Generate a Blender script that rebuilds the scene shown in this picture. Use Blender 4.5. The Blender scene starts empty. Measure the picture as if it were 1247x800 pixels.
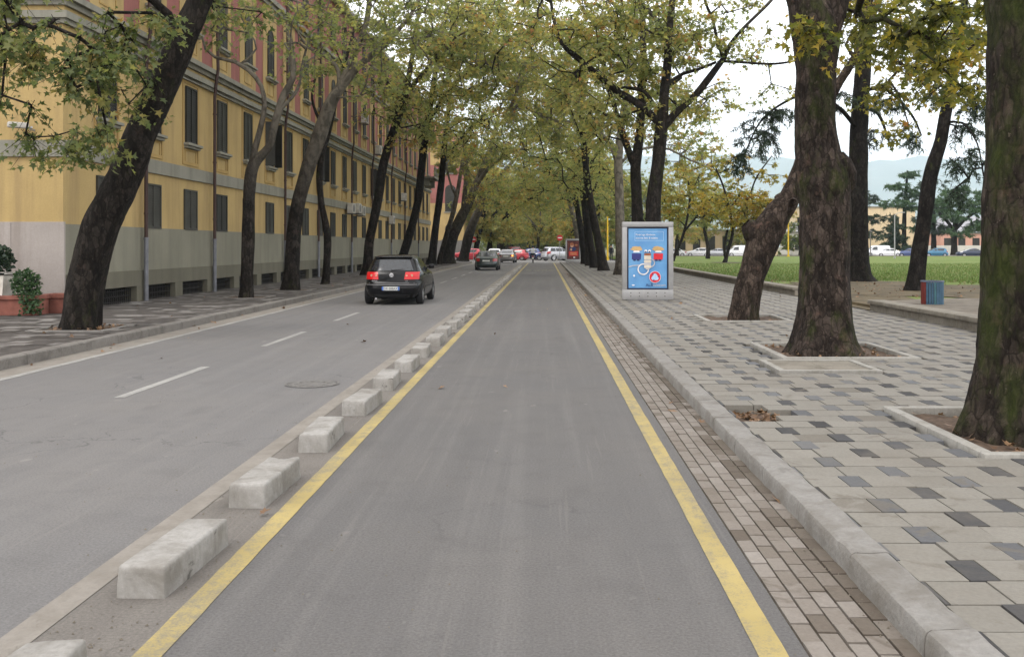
import bpy, bmesh, math, random
import numpy as np
from mathutils import Vector, Matrix, noise as mnoise

random.seed(11)
RNG = np.random.default_rng(11)
SC = bpy.context.scene
COL = SC.collection
F, U0, V0, H = 1150.0, 663.0, 300.0, 1.75     # focal length in photo pixels, vanishing point, eye height


def P(u, v, Y):
    return np.array([(u - U0) * Y / F, Y, H + (V0 - v) * Y / F])


# ------------------------------------------------------------------ node helper
class NT:
    def __init__(s, name):
        s.m = bpy.data.materials.new(name)
        s.m.use_nodes = True
        s.t = s.m.node_tree
        s.t.nodes.clear()
        s.out = s.t.nodes.new('ShaderNodeOutputMaterial')

    def n(s, typ, **kw):
        nd = s.t.nodes.new(typ)
        for k, v in kw.items():
            setattr(nd, k, v)
        return nd

    def set(s, sock, v):
        if hasattr(v, 'is_output') or isinstance(v, bpy.types.NodeSocket):
            s.t.links.new(v, sock)
        elif v is not None:
            if hasattr(sock.default_value, '__len__') and hasattr(v, '__len__') and len(v) == 3 and len(sock.default_value) == 4:
                v = (*v, 1)
            sock.default_value = v

    def co(s, kind='Object'):
        return s.n('ShaderNodeTexCoord').outputs[kind]

    def mapp(s, v, scale=(1, 1, 1), loc=(0, 0, 0)):
        m = s.n('ShaderNodeMapping')
        s.set(m.inputs['Vector'], v)
        m.inputs['Scale'].default_value = scale
        m.inputs['Location'].default_value = loc
        return m.outputs[0]

    def noise(s, v, scale, detail=4, rough=.55, dist=0):
        m = s.n('ShaderNodeTexNoise')
        s.set(m.inputs['Vector'], v)
        m.inputs['Scale'].default_value = scale
        m.inputs['Detail'].default_value = detail
        m.inputs['Roughness'].default_value = rough
        m.inputs['Distortion'].default_value = dist
        return m.outputs['Fac']

    def vor(s, v, scale, feature='F1', out='Distance'):
        m = s.n('ShaderNodeTexVoronoi', feature=feature)
        s.set(m.inputs['Vector'], v)
        m.inputs['Scale'].default_value = scale
        return m.outputs[out]

    def ramp(s, f, stops, interp='LINEAR'):
        m = s.n('ShaderNodeValToRGB')
        m.color_ramp.interpolation = interp
        e = m.color_ramp.elements
        while len(e) < len(stops):
            e.new(.5)
        for i, (p, c) in enumerate(stops):
            e[i].position = p
            e[i].color = (c, c, c, 1) if not hasattr(c, '__len__') else (*c, 1)
        s.set(m.inputs[0], f)
        return m.outputs[0]

    def mix(s, f, a, b, mode='MIX'):
        m = s.n('ShaderNodeMix', data_type='RGBA', blend_type=mode)
        s.set(m.inputs[0], f)
        s.set(m.inputs[6], a)
        s.set(m.inputs[7], b)
        return m.outputs[2]

    def math(s, op, a, b=None, clamp=False):
        m = s.n('ShaderNodeMath', operation=op, use_clamp=clamp)
        s.set(m.inputs[0], a)
        if b is not None:
            s.set(m.inputs[1], b)
        return m.outputs[0]

    def attr(s, name):
        return s.n('ShaderNodeAttribute', attribute_name=name).outputs['Fac']

    def sep(s, v):
        m = s.n('ShaderNodeSeparateXYZ')
        s.set(m.inputs[0], v)
        return m.outputs

    def bump(s, h, strength=.3, dist=.01):
        m = s.n('ShaderNodeBump')
        m.inputs['Strength'].default_value = strength
        m.inputs['Distance'].default_value = dist
        s.set(m.inputs['Height'], h)
        return m.outputs[0]

    def bsdf(s, col, rough=.8, metal=0, normal=None, spec=.3, coat=0):
        b = s.n('ShaderNodeBsdfPrincipled')
        s.set(b.inputs['Base Color'], col)
        s.set(b.inputs['Roughness'], rough)
        b.inputs['Metallic'].default_value = metal
        b.inputs['Specular IOR Level'].default_value = spec
        b.inputs['Coat Weight'].default_value = coat
        if normal is not None:
            s.t.links.new(normal, b.inputs['Normal'])
        s.t.links.new(b.outputs[0], s.out.inputs[0])
        return b


M = {}


def plain(name, col, rough=.7, metal=0, spec=.3, var=.18, scale=6, coat=0, bump=0, bscale=60):
    t = NT(name)
    c = t.co()
    f = t.noise(c, scale, 5)
    lo = [x * (1 - var) for x in col]
    hi = [min(1, x * (1 + var)) for x in col]
    cc = t.ramp(f, [(.3, lo), (.7, hi)])
    nm = t.bump(t.noise(c, bscale, 4), bump, .01) if bump else None
    t.bsdf(cc, rough, metal, nm, spec, coat)
    M[name] = t.m
    return t.m


def emit_mat(name, col, strength, base=None):
    t = NT(name)
    b = t.bsdf(base or col, .25, 0, None, .5)
    b.inputs['Emission Color'].default_value = (*col, 1)
    b.inputs['Emission Strength'].default_value = strength
    M[name] = t.m


def asphalt(name, base, streak, dust):
    t = NT(name)
    c = t.co()
    big = t.noise(c, .35, 4, .6)
    st = t.noise(t.mapp(c, (2.6, .05, 1)), 1.6, 4, .6)
    fine = t.noise(c, 62, 4, .78)
    pat = t.noise(c, 2.4, 6, .65, .6)
    col = t.ramp(st, [(.28, [x * .92 for x in base]), (.52, base), (.68, streak)])
    col = t.mix(t.ramp(big, [(.42, 0.), (.72, .55)]), col, dust)
    col = t.mix(t.ramp(pat, [(.50, 0.), (.72, .35)]), col, [x * .72 for x in base])
    grain = t.ramp(fine, [(.3, .70), (.5, 1.), (.72, 1.30)])
    col = t.mix(1., col, grain, 'MULTIPLY')
    stones = t.ramp(t.vor(c, 90), [(.0, 1.25), (.18, 1.0)])
    col = t.mix(.6, col, t.mix(1., col, stones, 'MULTIPLY'))
    spots = t.ramp(t.noise(t.mapp(c, (1, .55, 1)), 5.5, 2, .4), [(.73, 0.), (.76, .4)])
    col = t.mix(spots, col, [x * 1.5 for x in dust])
    dark = t.ramp(t.noise(t.mapp(c, (1, .3, 1), (4, 9, 0)), 1.3, 3, .5), [(.66, 0.), (.74, .28)])
    col = t.mix(dark, col, [x * .6 for x in base])
    scr = t.ramp(t.noise(t.mapp(c, (9, .22, 1), (2, 3, 0)), 2.2, 3, .6), [(.62, 0.), (.67, .22)])
    col = t.mix(scr, col, [x * 1.25 for x in dust])
    wv = t.noise(c, 1.6, 3, .6)
    wrp = t.n('ShaderNodeVectorMath', operation='ADD')
    t.set(wrp.inputs[0], c)
    cmb = t.n('ShaderNodeCombineXYZ')
    t.set(cmb.inputs[0], wv)
    t.set(cmb.inputs[1], t.noise(c, 2.1, 3, .6))
    t.set(wrp.inputs[1], cmb.outputs[0])
    ce = t.vor(wrp.outputs[0], .42, 'DISTANCE_TO_EDGE')
    gate = t.ramp(t.noise(c, .3, 2), [(.52, 0.), (.6, 1.)])
    crk = t.math('MULTIPLY', t.ramp(ce, [(.0, .55), (.006, 0.)]), gate)
    col = t.mix(crk, col, [x * .35 for x in base])
    t.bsdf(col, t.ramp(big, [(.3, .78), (.7, .9)]), 0, t.bump(fine, .3, .004), .25)
    M[name] = t.m


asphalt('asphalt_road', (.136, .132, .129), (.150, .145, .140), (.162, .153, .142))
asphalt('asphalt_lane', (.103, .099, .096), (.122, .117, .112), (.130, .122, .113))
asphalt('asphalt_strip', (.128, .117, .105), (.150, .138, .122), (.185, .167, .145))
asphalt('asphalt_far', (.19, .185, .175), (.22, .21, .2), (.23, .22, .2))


def paint(name, col, under, wear=.5):
    t = NT(name)
    c = t.co()
    w = t.noise(c, 7, 6, .75)
    w2 = t.noise(t.mapp(c, (3, .25, 1)), 2.2, 3)
    fine = t.noise(c, 75, 3, .8)
    f = t.math('ADD', t.math('MULTIPLY', w, .38), t.math('MULTIPLY', w2, .3))
    f = t.math('ADD', f, t.math('MULTIPLY', fine, .32))
    m = t.ramp(f, [(wear - .07, 0.), (wear + .05, 1.)])
    tone = t.ramp(t.noise(c, 1.1, 4), [(.3, .82), (.7, 1.1)])
    col2 = t.mix(1., col, tone, 'MULTIPLY')
    t.bsdf(t.mix(m, under, col2), .75, 0, t.bump(fine, .35, .005), .3)
    M[name] = t.m


paint('yellow_paint', (.345, .272, .105), (.19, .167, .112), .48)
paint('white_paint', (.285, .28, .262), (.175, .17, .158), .47)
paint('yellow_marking', (.46, .42, .22), (.15, .145, .12), .48)


def concrete(name, col, dirt, amount=.55, bs=.35, side=None, rnd=True, scuff=.4):
    t = NT(name)
    c = t.co()
    if rnd:
        oi = t.n('ShaderNodeObjectInfo').outputs['Random']
        off = t.n('ShaderNodeVectorMath', operation='SCALE')
        off.inputs[0].default_value = (37, 19, 23)
        t.set(off.inputs['Scale'], oi)
        add = t.n('ShaderNodeVectorMath', operation='ADD')
        t.set(add.inputs[0], c)
        t.set(add.inputs[1], off.outputs[0])
        c = add.outputs[0]
    a = t.noise(c, 3.2, 7, .68, .4)
    b = t.noise(c, 28, 4, .7)
    s2 = t.noise(t.mapp(c, (1.2, 1.2, 9)), 2.2, 4, .6)
    col1 = t.ramp(b, [(.25, [x * .8 for x in col]), (.6, col), (.85, [min(1, x * 1.13) for x in col])])
    col1 = t.mix(t.ramp(a, [(amount - .08, 0.), (amount + .14, .85)]), col1, dirt)
    vs_ = t.ramp(t.noise(t.mapp(c, (14, 14, 1.6)), 2.0, 4, .65), [(.54, 0.), (.70, .32 if rnd else .2)])
    col1 = t.mix(vs_, col1, [x * .7 for x in dirt])
    blk = t.ramp(t.noise(t.mapp(c, (1, .7, 1.4), (3, 1, 2)), 5.2, 5, .65, .3), [(.64, 0.), (.70, scuff)])
    col1 = t.mix(blk, col1, [x * .35 for x in dirt])
    t.bsdf(col1, .88, 0, t.bump(t.math('ADD', b, t.math('MULTIPLY', a, .8)), bs, .012), .2)
    M[name] = t.m


concrete('block_concrete', (.31, .30, .28), (.175, .163, .142), .50, scuff=.8)
concrete('kerb_concrete', (.232, .223, .207), (.145, .133, .115), .51, .8, rnd=False, scuff=.25)
concrete('kerb_dark', (.185, .172, .155), (.11, .10, .09), .55, rnd=False)
concrete('strip_concrete', (.235, .215, .188), (.17, .153, .13), .52, rnd=False)
concrete('pit_kerb', (.30, .29, .262), (.19, .177, .15), .56)
concrete('wall_concrete', (.225, .205, .17), (.13, .117, .094), .5)


def tile_mat(name, stops, dirt, rough=.82):
    t = NT(name)
    c = t.co()
    base = t.ramp(t.attr('tint'), stops)
    base = t.mix(t.ramp(t.noise(c, 1.1, 6, .66, .5), [(.48, 0.), (.74, .6)]), base, dirt)
    base = t.mix(t.ramp(t.noise(c, 2.6, 4, .6, .8), [(.60, 0.), (.66, .6)]), base, [x * .85 for x in dirt])
    f = t.noise(c, 40, 4, .7)
    base = t.mix(1., base, t.ramp(f, [(.25, .84), (.75, 1.12)]), 'MULTIPLY')
    st = t.ramp(t.noise(c, 5.5, 3, .55, 1.0), [(.68, 0.), (.76, .5)])
    base = t.mix(st, base, [x * .6 for x in dirt])
    t.bsdf(base, rough, 0, t.bump(f, .3, .005), .25)
    M[name] = t.m


tile_mat('paver_right', [(0, (.038, .037, .037)), (.14, (.06, .06, .062)), (.28, (.112, .115, .120)), (.42, (.138, .125, .104)), (.6, (.176, .165, .142)), (1, (.222, .209, .182))], (.145, .128, .104))
tile_mat('paver_gutter', [(0, (.085, .068, .052)), (.4, (.145, .124, .102)), (1, (.235, .212, .188))], (.115, .093, .072))
tile_mat('paver_left', [(0, (.052, .046, .042)), (.5, (.088, .080, .073)), (.8, (.155, .144, .133)), (1, (.215, .205, .19))], (.075, .066, .059))
plain('joint_sand', (.10, .087, .072), .95, var=.3, scale=9)
plain('joint_dark', (.095, .078, .062), .95, var=.3, scale=9)


def wall_mat(name, col, stain, streak=.5, bump=.12):
    t = NT(name)
    c = t.co()
    a = t.noise(c, .6, 5, .6)
    st = t.noise(t.mapp(c, (1.6, 1.6, .14)), 1.5, 5, .65)
    f = t.noise(c, 22, 4, .6)
    col1 = t.ramp(a, [(.3, [x * .88 for x in col]), (.7, [x * 1.08 for x in col])])
    col1 = t.mix(t.ramp(st, [(.46, 0.), (.74, streak)]), col1, stain)
    col1 = t.mix(1., col1, t.ramp(f, [(.3, .94), (.7, 1.05)]), 'MULTIPLY')
    t.bsdf(col1, .9, 0, t.bump(f, bump, .01), .15)
    M[name] = t.m


wall_mat('yellow_wall', (.43, .315, .140), (.285, .205, .105), .8)
wall_mat('yellow_trim', (.38, .262, .105), (.29, .19, .08), .4)
wall_mat('red_wall', (.30, .125, .11), (.21, .095, .085), .8)
wall_mat('plinth_render', (.225, .217, .168), (.155, .148, .115), .6)
wall_mat('plinth_dark', (.15, .142, .108), (.10, .093, .07), .6)
wall_mat('stone_trim', (.245, .238, .198), (.15, .143, .115), .7)
wall_mat('travertine', (.36, .325, .30), (.24, .205, .18), .8)
wall_mat('cream_wall', (.62, .5, .32), (.5, .4, .27), .4)
wall_mat('pink_wall', (.58, .33, .25), (.5, .3, .22), .4)
wall_mat('pale_wall', (.6, .58, .52), (.45, .43, .38), .4)
wall_mat('grey_wall', (.16, .155, .145), (.1, .1, .09), .4)
plain('roof_tile', (.22, .10, .065), .9, var=.3, scale=3)
plain('roof_grey', (.3, .3, .32), .9)
def shutter_mat(name, a, b):
    t = NT(name)
    r = t.n('ShaderNodeObjectInfo').outputs['Random']
    col = t.mix(r, a, b)
    col = t.mix(1., col, t.ramp(t.noise(t.co(), 3, 4), [(.3, .75), (.7, 1.2)]), 'MULTIPLY')
    t.bsdf(col, .6)
    M[name] = t.m


shutter_mat('shutter', (.018, .018, .016), (.042, .042, .034))
shutter_mat('shutter_grey', (.024, .025, .022), (.062, .060, .050))

plain('window_glass', (.02, .024, .028), .08, 0, .7)
plain('pipe_brown', (.052, .029, .024), .55, var=.25, scale=2)
plain('pipe_grey', (.17, .175, .19), .5, .3)
plain('grille', (.02, .018, .016), .7)
plain('ac_white', (.42, .40, .36), .6, var=.15)
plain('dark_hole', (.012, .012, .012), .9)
plain('black_plastic', (.02, .02, .021), .5)
plain('grey_plastic', (.13, .13, .13), .5)
plain('tyre', (.017, .017, .018), .85, bump=.2)
plain('rim_metal', (.45, .45, .46), .35, .8)
plain('chrome', (.6, .6, .62), .2, 1.)
plain('car_black', (.006, .006, .007), .18, 0, .22, coat=.06, var=.1)
plain('car_green', (.022, .035, .034), .28, .2, .5, coat=.7)
plain('car_grey', (.19, .18, .18), .32, .4, .5, coat=.6)
plain('car_silver', (.42, .43, .46), .3, .6, .5, coat=.6)
plain('car_white', (.75, .76, .78), .3, 0, .5, coat=.6)
plain('car_red', (.45, .035, .05), .3, 0, .5, coat=.6)
plain('car_maroon', (.16, .02, .03), .3, 0, .5, coat=.6)
plain('car_blue', (.06, .09, .22), .3, .2, .5, coat=.6)
plain('car_teal', (.03, .15, .26), .3, .2, .5, coat=.6)
plain('car_navy', (.015, .025, .06), .3, .2, .5, coat=.6)
plain('plate_white', (.62, .63, .6), .5, var=.05)
plain('plate_blue', (.06, .14, .45), .5)
plain('ink', (.03, .03, .05), .6)
emit_mat('tail_lit', (.8, .008, .010), .30, (.34, .006, .008))
plain('tail_red', (.32, .012, .015), .2, 0, .5, coat=.8)
emit_mat('blinker', (1, .4, .05), 2.0, (.8, .3, .05))
plain('lamp_clear', (.6, .6, .6), .1, 0, .6)
plain('soil', (.085, .058, .04), .95, var=.45, scale=14, bump=.8, bscale=25)
plain('dirt', (.085, .066, .036), .95, var=.5, scale=1.3, bump=.6, bscale=12)
plain('gravel', (.135, .117, .092), .95, var=.3, scale=2.2, bump=.8, bscale=35)
plain('terracotta', (.20, .075, .055), .85, var=.25, scale=5)
plain('pot_white', (.62, .58, .52), .8)
plain('steel_grey', (.33, .33, .33), .45, .3, var=.08)
plain('steel_dark', (.02, .025, .05), .4)
plain('sign_red', (.5, .03, .035), .4)
plain('sign_white', (.75, .75, .75), .4)
plain('yellow_pole', (.55, .36, .02), .5)
plain('iron', (.14, .134, .125), .75, .2, var=.3, scale=20)
plain('slat_blue', (.05, .105, .16), .5, var=.2)
plain('slat_teal', (.055, .14, .165), .5, var=.2)
plain('slat_grey', (.09, .11, .15), .5, var=.2)
plain('slat_red', (.15, .03, .026), .5)
plain('skin', (.42, .25, .17), .6)
plain('hair', (.02, .015, .012), .6)
plain('cloth_white', (.62, .64, .68), .9)
plain('cloth_dark', (.018, .02, .028), .9)
plain('cloth_brown', (.08, .05, .04), .9)
plain('poster_navy', (.035, .04, .17), .35)
plain('poster_red', (.62, .03, .045), .35)
plain('poster_white', (.75, .76, .78), .35)
plain('poster_pale', (.40, .58, .78), .35)
plain('poster_tan', (.55, .36, .16), .35)
plain('poster_cream', (.62, .56, .46), .35)
plain('poster_brown', (.30, .10, .04), .35)
plain('poster_grey', (.45, .45, .47), .35)
plain('poster_ink', (.02, .035, .12), .35)
plain('poster_face', (.5, .3, .2), .35)


def poster_blue():
    t = NT('poster_blue')
    z = t.sep(t.co())
    f = t.noise(t.co(), 1.6, 3)
    t.bsdf(t.ramp(f, [(.3, (.085, .24, .50)), (.7, (.15, .36, .62))]), .25, 0, None, .5)
    M['poster_blue'] = t.m
    t = NT('poster_dark')
    f = t.noise(t.co(), 5, 5, .6, 1)
    t.bsdf(t.ramp(f, [(.35, (.035, .012, .012)), (.55, (.13, .03, .025)), (.7, (.26, .1, .07))]), .25, 0, None, .5)
    M['poster_dark'] = t.m


poster_blue()


def bark(name, dark, mid, pale, z0, z1, moss=0., bs=1.0):
    t = NT(name)
    c = t.co()
    z = t.sep(c)[2]
    ridge = t.noise(t.mapp(c, (1, 1, .38)), 19, 6, .72, .8)
    wn = t.n('ShaderNodeVectorMath', operation='ADD')
    t.set(wn.inputs[0], c)
    cb = t.n('ShaderNodeCombineXYZ')
    t.set(cb.inputs[0], t.math('MULTIPLY', t.noise(c, 9, 3), .10))
    t.set(cb.inputs[2], t.math('MULTIPLY', t.noise(c, 6, 3), .25))
    t.set(wn.inputs[1], cb.outputs[0])
    wob = wn.outputs[0]
    vz = t.vor(t.mapp(wob, (1, 1, .42)), 11, 'DISTANCE_TO_EDGE')
    lump = t.noise(c, 3.4, 4)
    col = t.ramp(ridge, [(.28, [x * .4 for x in dark]), (.5, dark), (.75, mid)])
    col = t.mix(t.ramp(lump, [(.45, 0.), (.7, .5)]), col, mid)
    cv = t.sep(t.vor(t.mapp(wob, (1, 1, .42)), 11, 'F1', 'Color'))[0]
    col = t.mix(1., col, t.ramp(cv, [(.0, .55), (.5, 1.), (1., 1.55)]), 'MULTIPLY')
    col = t.mix(t.ramp(vz, [(.0, .75), (.10, 0.)]), col, [x * .35 for x in dark])
    red = t.ramp(t.noise(c, 2.7, 4, .7), [(.60, 0.), (.70, .45)])
    col = t.mix(red, col, [mid[0] * 1.7, mid[1] * 1.35, mid[2] * 1.25])
    spk = t.ramp(t.noise(c, 26, 2, .5), [(.70, 0.), (.73, .55)])
    col = t.mix(spk, col, [min(1, x * 2.2) for x in mid])
    if moss:
        mf = t.ramp(t.noise(t.mapp(c, (1, 1, .55)), 2.3, 6, .7), [(.62 - moss * .3, 0.), (.74 - moss * .2, .85)])
        col = t.mix(mf, col, t.ramp(ridge, [(.3, (.013, .019, .005)), (.7, (.046, .058, .013))]))
    patch = t.noise(t.mapp(c, (1, 1, .6)), 4.2, 3, .5, .8)
    pc = t.ramp(patch, [(.40, [x * .50 for x in pale]), (.47, [x * .72 for x in pale]), (.56, pale)])
    hf = t.n('ShaderNodeMapRange')
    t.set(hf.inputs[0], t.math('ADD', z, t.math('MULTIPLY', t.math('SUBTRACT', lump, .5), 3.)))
    hf.inputs[1].default_value = z0
    hf.inputs[2].default_value = z1
    col = t.mix(hf.outputs[0], col, pc)
    h = t.math('ADD', ridge, t.math('MULTIPLY', vz, 1.2))
    t.bsdf(col, .92, 0, t.bump(h, .8 * bs, .035), .12)
    M[name] = t.m


bark('bark_dark', (.0155, .013, .011), (.040, .034, .028), (.10, .09, .072), 9, 13, .12)
bark('bark_moss', (.020, .0155, .012), (.062, .049, .039), (.10, .09, .07), 12, 16, .58)
bark('bark_some_moss', (.024, .0185, .015), (.088, .068, .056), (.10, .09, .07), 7, 12, .36)
bark('bark_red', (.028, .021, .0165), (.095, .072, .057), (.10, .08, .06), 5, 9, .2)
bark('bark_plane', (.017, .0142, .0118), (.046, .039, .032), (.17, .152, .122), 2.6, 7.4, .1)
bark('bark_pale', (.055, .047, .038), (.11, .096, .077), (.21, .19, .155), .5, 4.0, 0)
bark('bark_black', (.011, .0095, .0082), (.027, .0235, .020), (.05, .045, .036), 12, 20, .1)


def leaf_mat(name, stops, trans=.42, tcol=1.6):
    t = NT(name)
    a = t.attr('tint')
    col = t.ramp(a, stops)
    f = t.noise(t.co(), 9, 2)
    col = t.mix(1., col, t.ramp(f, [(.3, .85), (.7, 1.15)]), 'MULTIPLY')
    b = t.bsdf(col, .55, 0, None, .35)
    tr = t.n('ShaderNodeBsdfTranslucent')
    t.set(tr.inputs[0], t.mix(1., col, (tcol, tcol * 1.02, tcol * .7), 'MULTIPLY'))
    mx = t.n('ShaderNodeMixShader')
    mx.inputs[0].default_value = trans
    t.t.links.new(b.outputs[0], mx.inputs[1])
    t.t.links.new(tr.outputs[0], mx.inputs[2])
    t.t.links.new(mx.outputs[0], t.out.inputs[0])
    M[name] = t.m


leaf_mat('leaf_green', [(0, (.050, .074, .028)), (.35, (.11, .14, .052)), (.6, (.20, .205, .074)), (.8, (.27, .225, .072)), (1, (.23, .115, .045))], .5)
leaf_mat('leaf_olive', [(0, (.095, .125, .048)), (.35, (.19, .218, .085)), (.6, (.28, .272, .10)), (.82, (.36, .275, .09)), (1, (.32, .15, .055))], .58)
leaf_mat('leaf_yellow', [(0, (.060, .075, .018)), (.35, (.15, .145, .030)), (.65, (.27, .22, .036)), (.85, (.34, .225, .036)), (1, (.27, .125, .03))], .52)
leaf_mat('needle', [(0, (.012, .026, .014)), (.5, (.028, .05, .027)), (1, (.055, .08, .04))], .15)
leaf_mat('needle_pine', [(0, (.03, .06, .028)), (.5, (.06, .115, .05)), (1, (.11, .17, .075))], .25)
leaf_mat('leaf_dead', [(0, (.07, .038, .02)), (.5, (.145, .082, .043)), (1, (.25, .155, .085))], .1)
leaf_mat('ivy', [(0, (.015, .035, .012)), (.5, (.04, .085, .03)), (1, (.09, .15, .06))], .2)


def grass_mat():
    t = NT('grass')
    c = t.co()
    a = t.noise(c, .22, 5, .6)
    f = t.noise(c, 14, 5, .7)
    col = t.ramp(a, [(.3, (.10, .15, .04)), (.55, (.14, .182, .056)), (.75, (.185, .19, .072))])
    col = t.mix(1., col, t.ramp(f, [(.25, .6), (.5, 1.), (.8, 1.35)]), 'MULTIPLY')
    dry = t.ramp(t.noise(c, 1.1, 5, .7), [(.62, 0.), (.75, .55)])
    col = t.mix(dry, col, (.17, .145, .065))
    t.bsdf(col, .95, 0, t.bump(f, 1., .05), .1)
    M['grass'] = t.m
    t = NT('blade')
    t.bsdf(t.ramp(t.attr('tint'), [(0, (.07, .13, .025)), (.6, (.12, .18, .045)), (1, (.2, .2, .08))]), .8, 0, None, .2)
    M['blade'] = t.m
    t = NT('ground')
    c = t.co()
    t.bsdf(t.ramp(t.noise(c, .05, 6), [(.3, (.10, .11, .05)), (.7, (.18, .16, .11))]), .95)
    M['ground'] = t.m
    t = NT('mountain')
    c = t.co()
    t.bsdf(t.ramp(t.noise(c, .0026, 8, .6), [(.3, (.045, .075, .04)), (.6, (.09, .11, .06)), (.75, (.2, .19, .15))]), .95)
    M['mountain'] = t.m


grass_mat()


# ------------------------------------------------------------------ mesh helpers
def props(o, label=None, cat=None, group=None, kind=None):
    if label: o['label'] = label
    if cat: o['category'] = cat
    if group: o['group'] = group
    if kind: o['kind'] = kind
    return o


def link(name, me, parent=None, loc=(0, 0, 0), rot=(0, 0, 0)):
    o = bpy.data.objects.new(name, me)
    COL.objects.link(o)
    o.location = loc
    o.rotation_euler = rot
    if parent is not None:
        o.parent = parent
    return o


def empty(name, loc, label, cat, group=None, rot=0):
    o = bpy.data.objects.new(name, None)
    COL.objects.link(o)
    o.location = [float(x) for x in loc]
    o.rotation_euler = (0, 0, rot)
    o.empty_display_size = .3
    return props(o, label, cat, group)


def copy_tree(o, parent=None):
    c = o.copy()
    COL.objects.link(c)
    c.parent = parent
    for ch in list(o.children):
        copy_tree(ch, c)
    return c


class MB:
    def __init__(s):
        s.v, s.f, s.mi, s.ti = [], [], [], []

    def add(s, verts, faces, mi=0, ti=.5):
        b = len(s.v)
        s.v.extend([tuple(map(float, p)) for p in verts])
        for f in faces:
            s.f.append([b + i for i in f])
            s.mi.append(mi)
            s.ti.append(ti)

    def box(s, x0, x1, y0, y1, z0, z1, mi=0, ti=.5, bottom=True):
        v = [(x0, y0, z0), (x1, y0, z0), (x1, y1, z0), (x0, y1, z0), (x0, y0, z1), (x1, y0, z1), (x1, y1, z1), (x0, y1, z1)]
        f = [(4, 5, 6, 7), (0, 1, 5, 4), (1, 2, 6, 5), (2, 3, 7, 6), (3, 0, 4, 7)]
        if bottom: f.append((0, 3, 2, 1))
        s.add(v, f, mi, ti)

    def bbox(s, x0, x1, y0, y1, z0, z1, b=.02, mi=0, seg=2):
        bm = bmesh.new()
        bmesh.ops.create_cube(bm, size=1)
        for v in bm.verts:
            v.co = ((x0 + x1) / 2 + v.co.x * (x1 - x0), (y0 + y1) / 2 + v.co.y * (y1 - y0), (z0 + z1) / 2 + v.co.z * (z1 - z0))
        bmesh.ops.bevel(bm, geom=bm.edges[:], offset=b, segments=seg, affect='EDGES', profile=.5)
        bm.verts.index_update()
        s.add([v.co[:] for v in bm.verts], [[v.index for v in f.verts] for f in bm.faces], mi)
        bm.free()

    def tube(s, pts, rad, n=10, mi=0, cap=True):
        pts = [Vector(p) for p in pts]
        if not hasattr(rad, '__len__'): rad = [rad] * len(pts)
        vs, fs = [], []
        ref = Vector((0, 0, 1))
        for i, p in enumerate(pts):
            d = (pts[min(i + 1, len(pts) - 1)] - pts[max(i - 1, 0)]).normalized()
            a = d.cross(ref if abs(d.dot(ref)) < .95 else Vector((1, 0, 0))).normalized()
            b = d.cross(a).normalized()
            for k in range(n):
                t = 2 * math.pi * k / n
                vs.append(p + rad[i] * (math.cos(t) * a + math.sin(t) * b))
        for i in range(len(pts) - 1):
            for k in range(n):
                fs.append((i * n + k, i * n + (k + 1) % n, (i + 1) * n + (k + 1) % n, (i + 1) * n + k))
        if cap:
            fs.append(tuple(range(n)))
            fs.append(tuple((len(pts) - 1) * n + k for k in range(n))[::-1])
        s.add(vs, fs, mi)

    def cyl(s, c, axis, r, h, n=24, mi=0, r2=None):
        c = Vector(c)
        ax = Vector(axis).normalized()
        s.tube([c, c + ax * h], [r, r if r2 is None else r2], n, mi)

    def disc(s, pts, mi=0):
        s.add(pts, [tuple(range(len(pts)))], mi)

    def prism_y(s, poly, y0, y1, mi=0):     # polygon in x,z extruded along y
        n = len(poly)
        v = [(x, y0, z) for x, z in poly] + [(x, y1, z) for x, z in poly]
        s.add(v, [tuple(range(n)), tuple(range(2 * n - 1, n - 1, -1))] + [(i, (i + 1) % n, n + (i + 1) % n, n + i) for i in range(n)], mi)

    def prism_x(s, poly, x0, x1, mi=0):     # polygon in y,z extruded along x
        n = len(poly)
        v = [(x0, y, z) for y, z in poly] + [(x1, y, z) for y, z in poly]
        s.add(v, [tuple(range(n)), tuple(range(2 * n - 1, n - 1, -1))] + [(i, (i + 1) % n, n + (i + 1) % n, n + i) for i in range(n)], mi)

    def mesh(s, name, mats, smooth=False, angle=None, tint=False, fix=True):
        me = bpy.data.meshes.new(name)
        me.from_pydata(s.v, [], s.f)
        for m in (mats if isinstance(mats, (list, tuple)) else [mats]):
            me.materials.append(M[m])
        me.polygons.foreach_set('material_index', s.mi)
        if tint:
            a = me.attributes.new('tint', 'FLOAT', 'FACE')
            a.data.foreach_set('value', np.array(s.ti, dtype=np.float32))
        if fix and len(s.f) < 20000:
            bm = bmesh.new()
            bm.from_mesh(me)
            bmesh.ops.recalc_face_normals(bm, faces=bm.faces)
            bm.to_mesh(me)
            bm.free()
        if smooth or angle:
            me.shade_smooth()
            if angle:
                me.set_sharp_from_angle(angle=math.radians(angle))
        me.update()
        return me

    def obj(s, name, mats, parent=None, loc=(0, 0, 0), rot=(0, 0, 0), **kw):
        return link(name, s.mesh(name, mats, **kw), parent, loc, rot)


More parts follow.
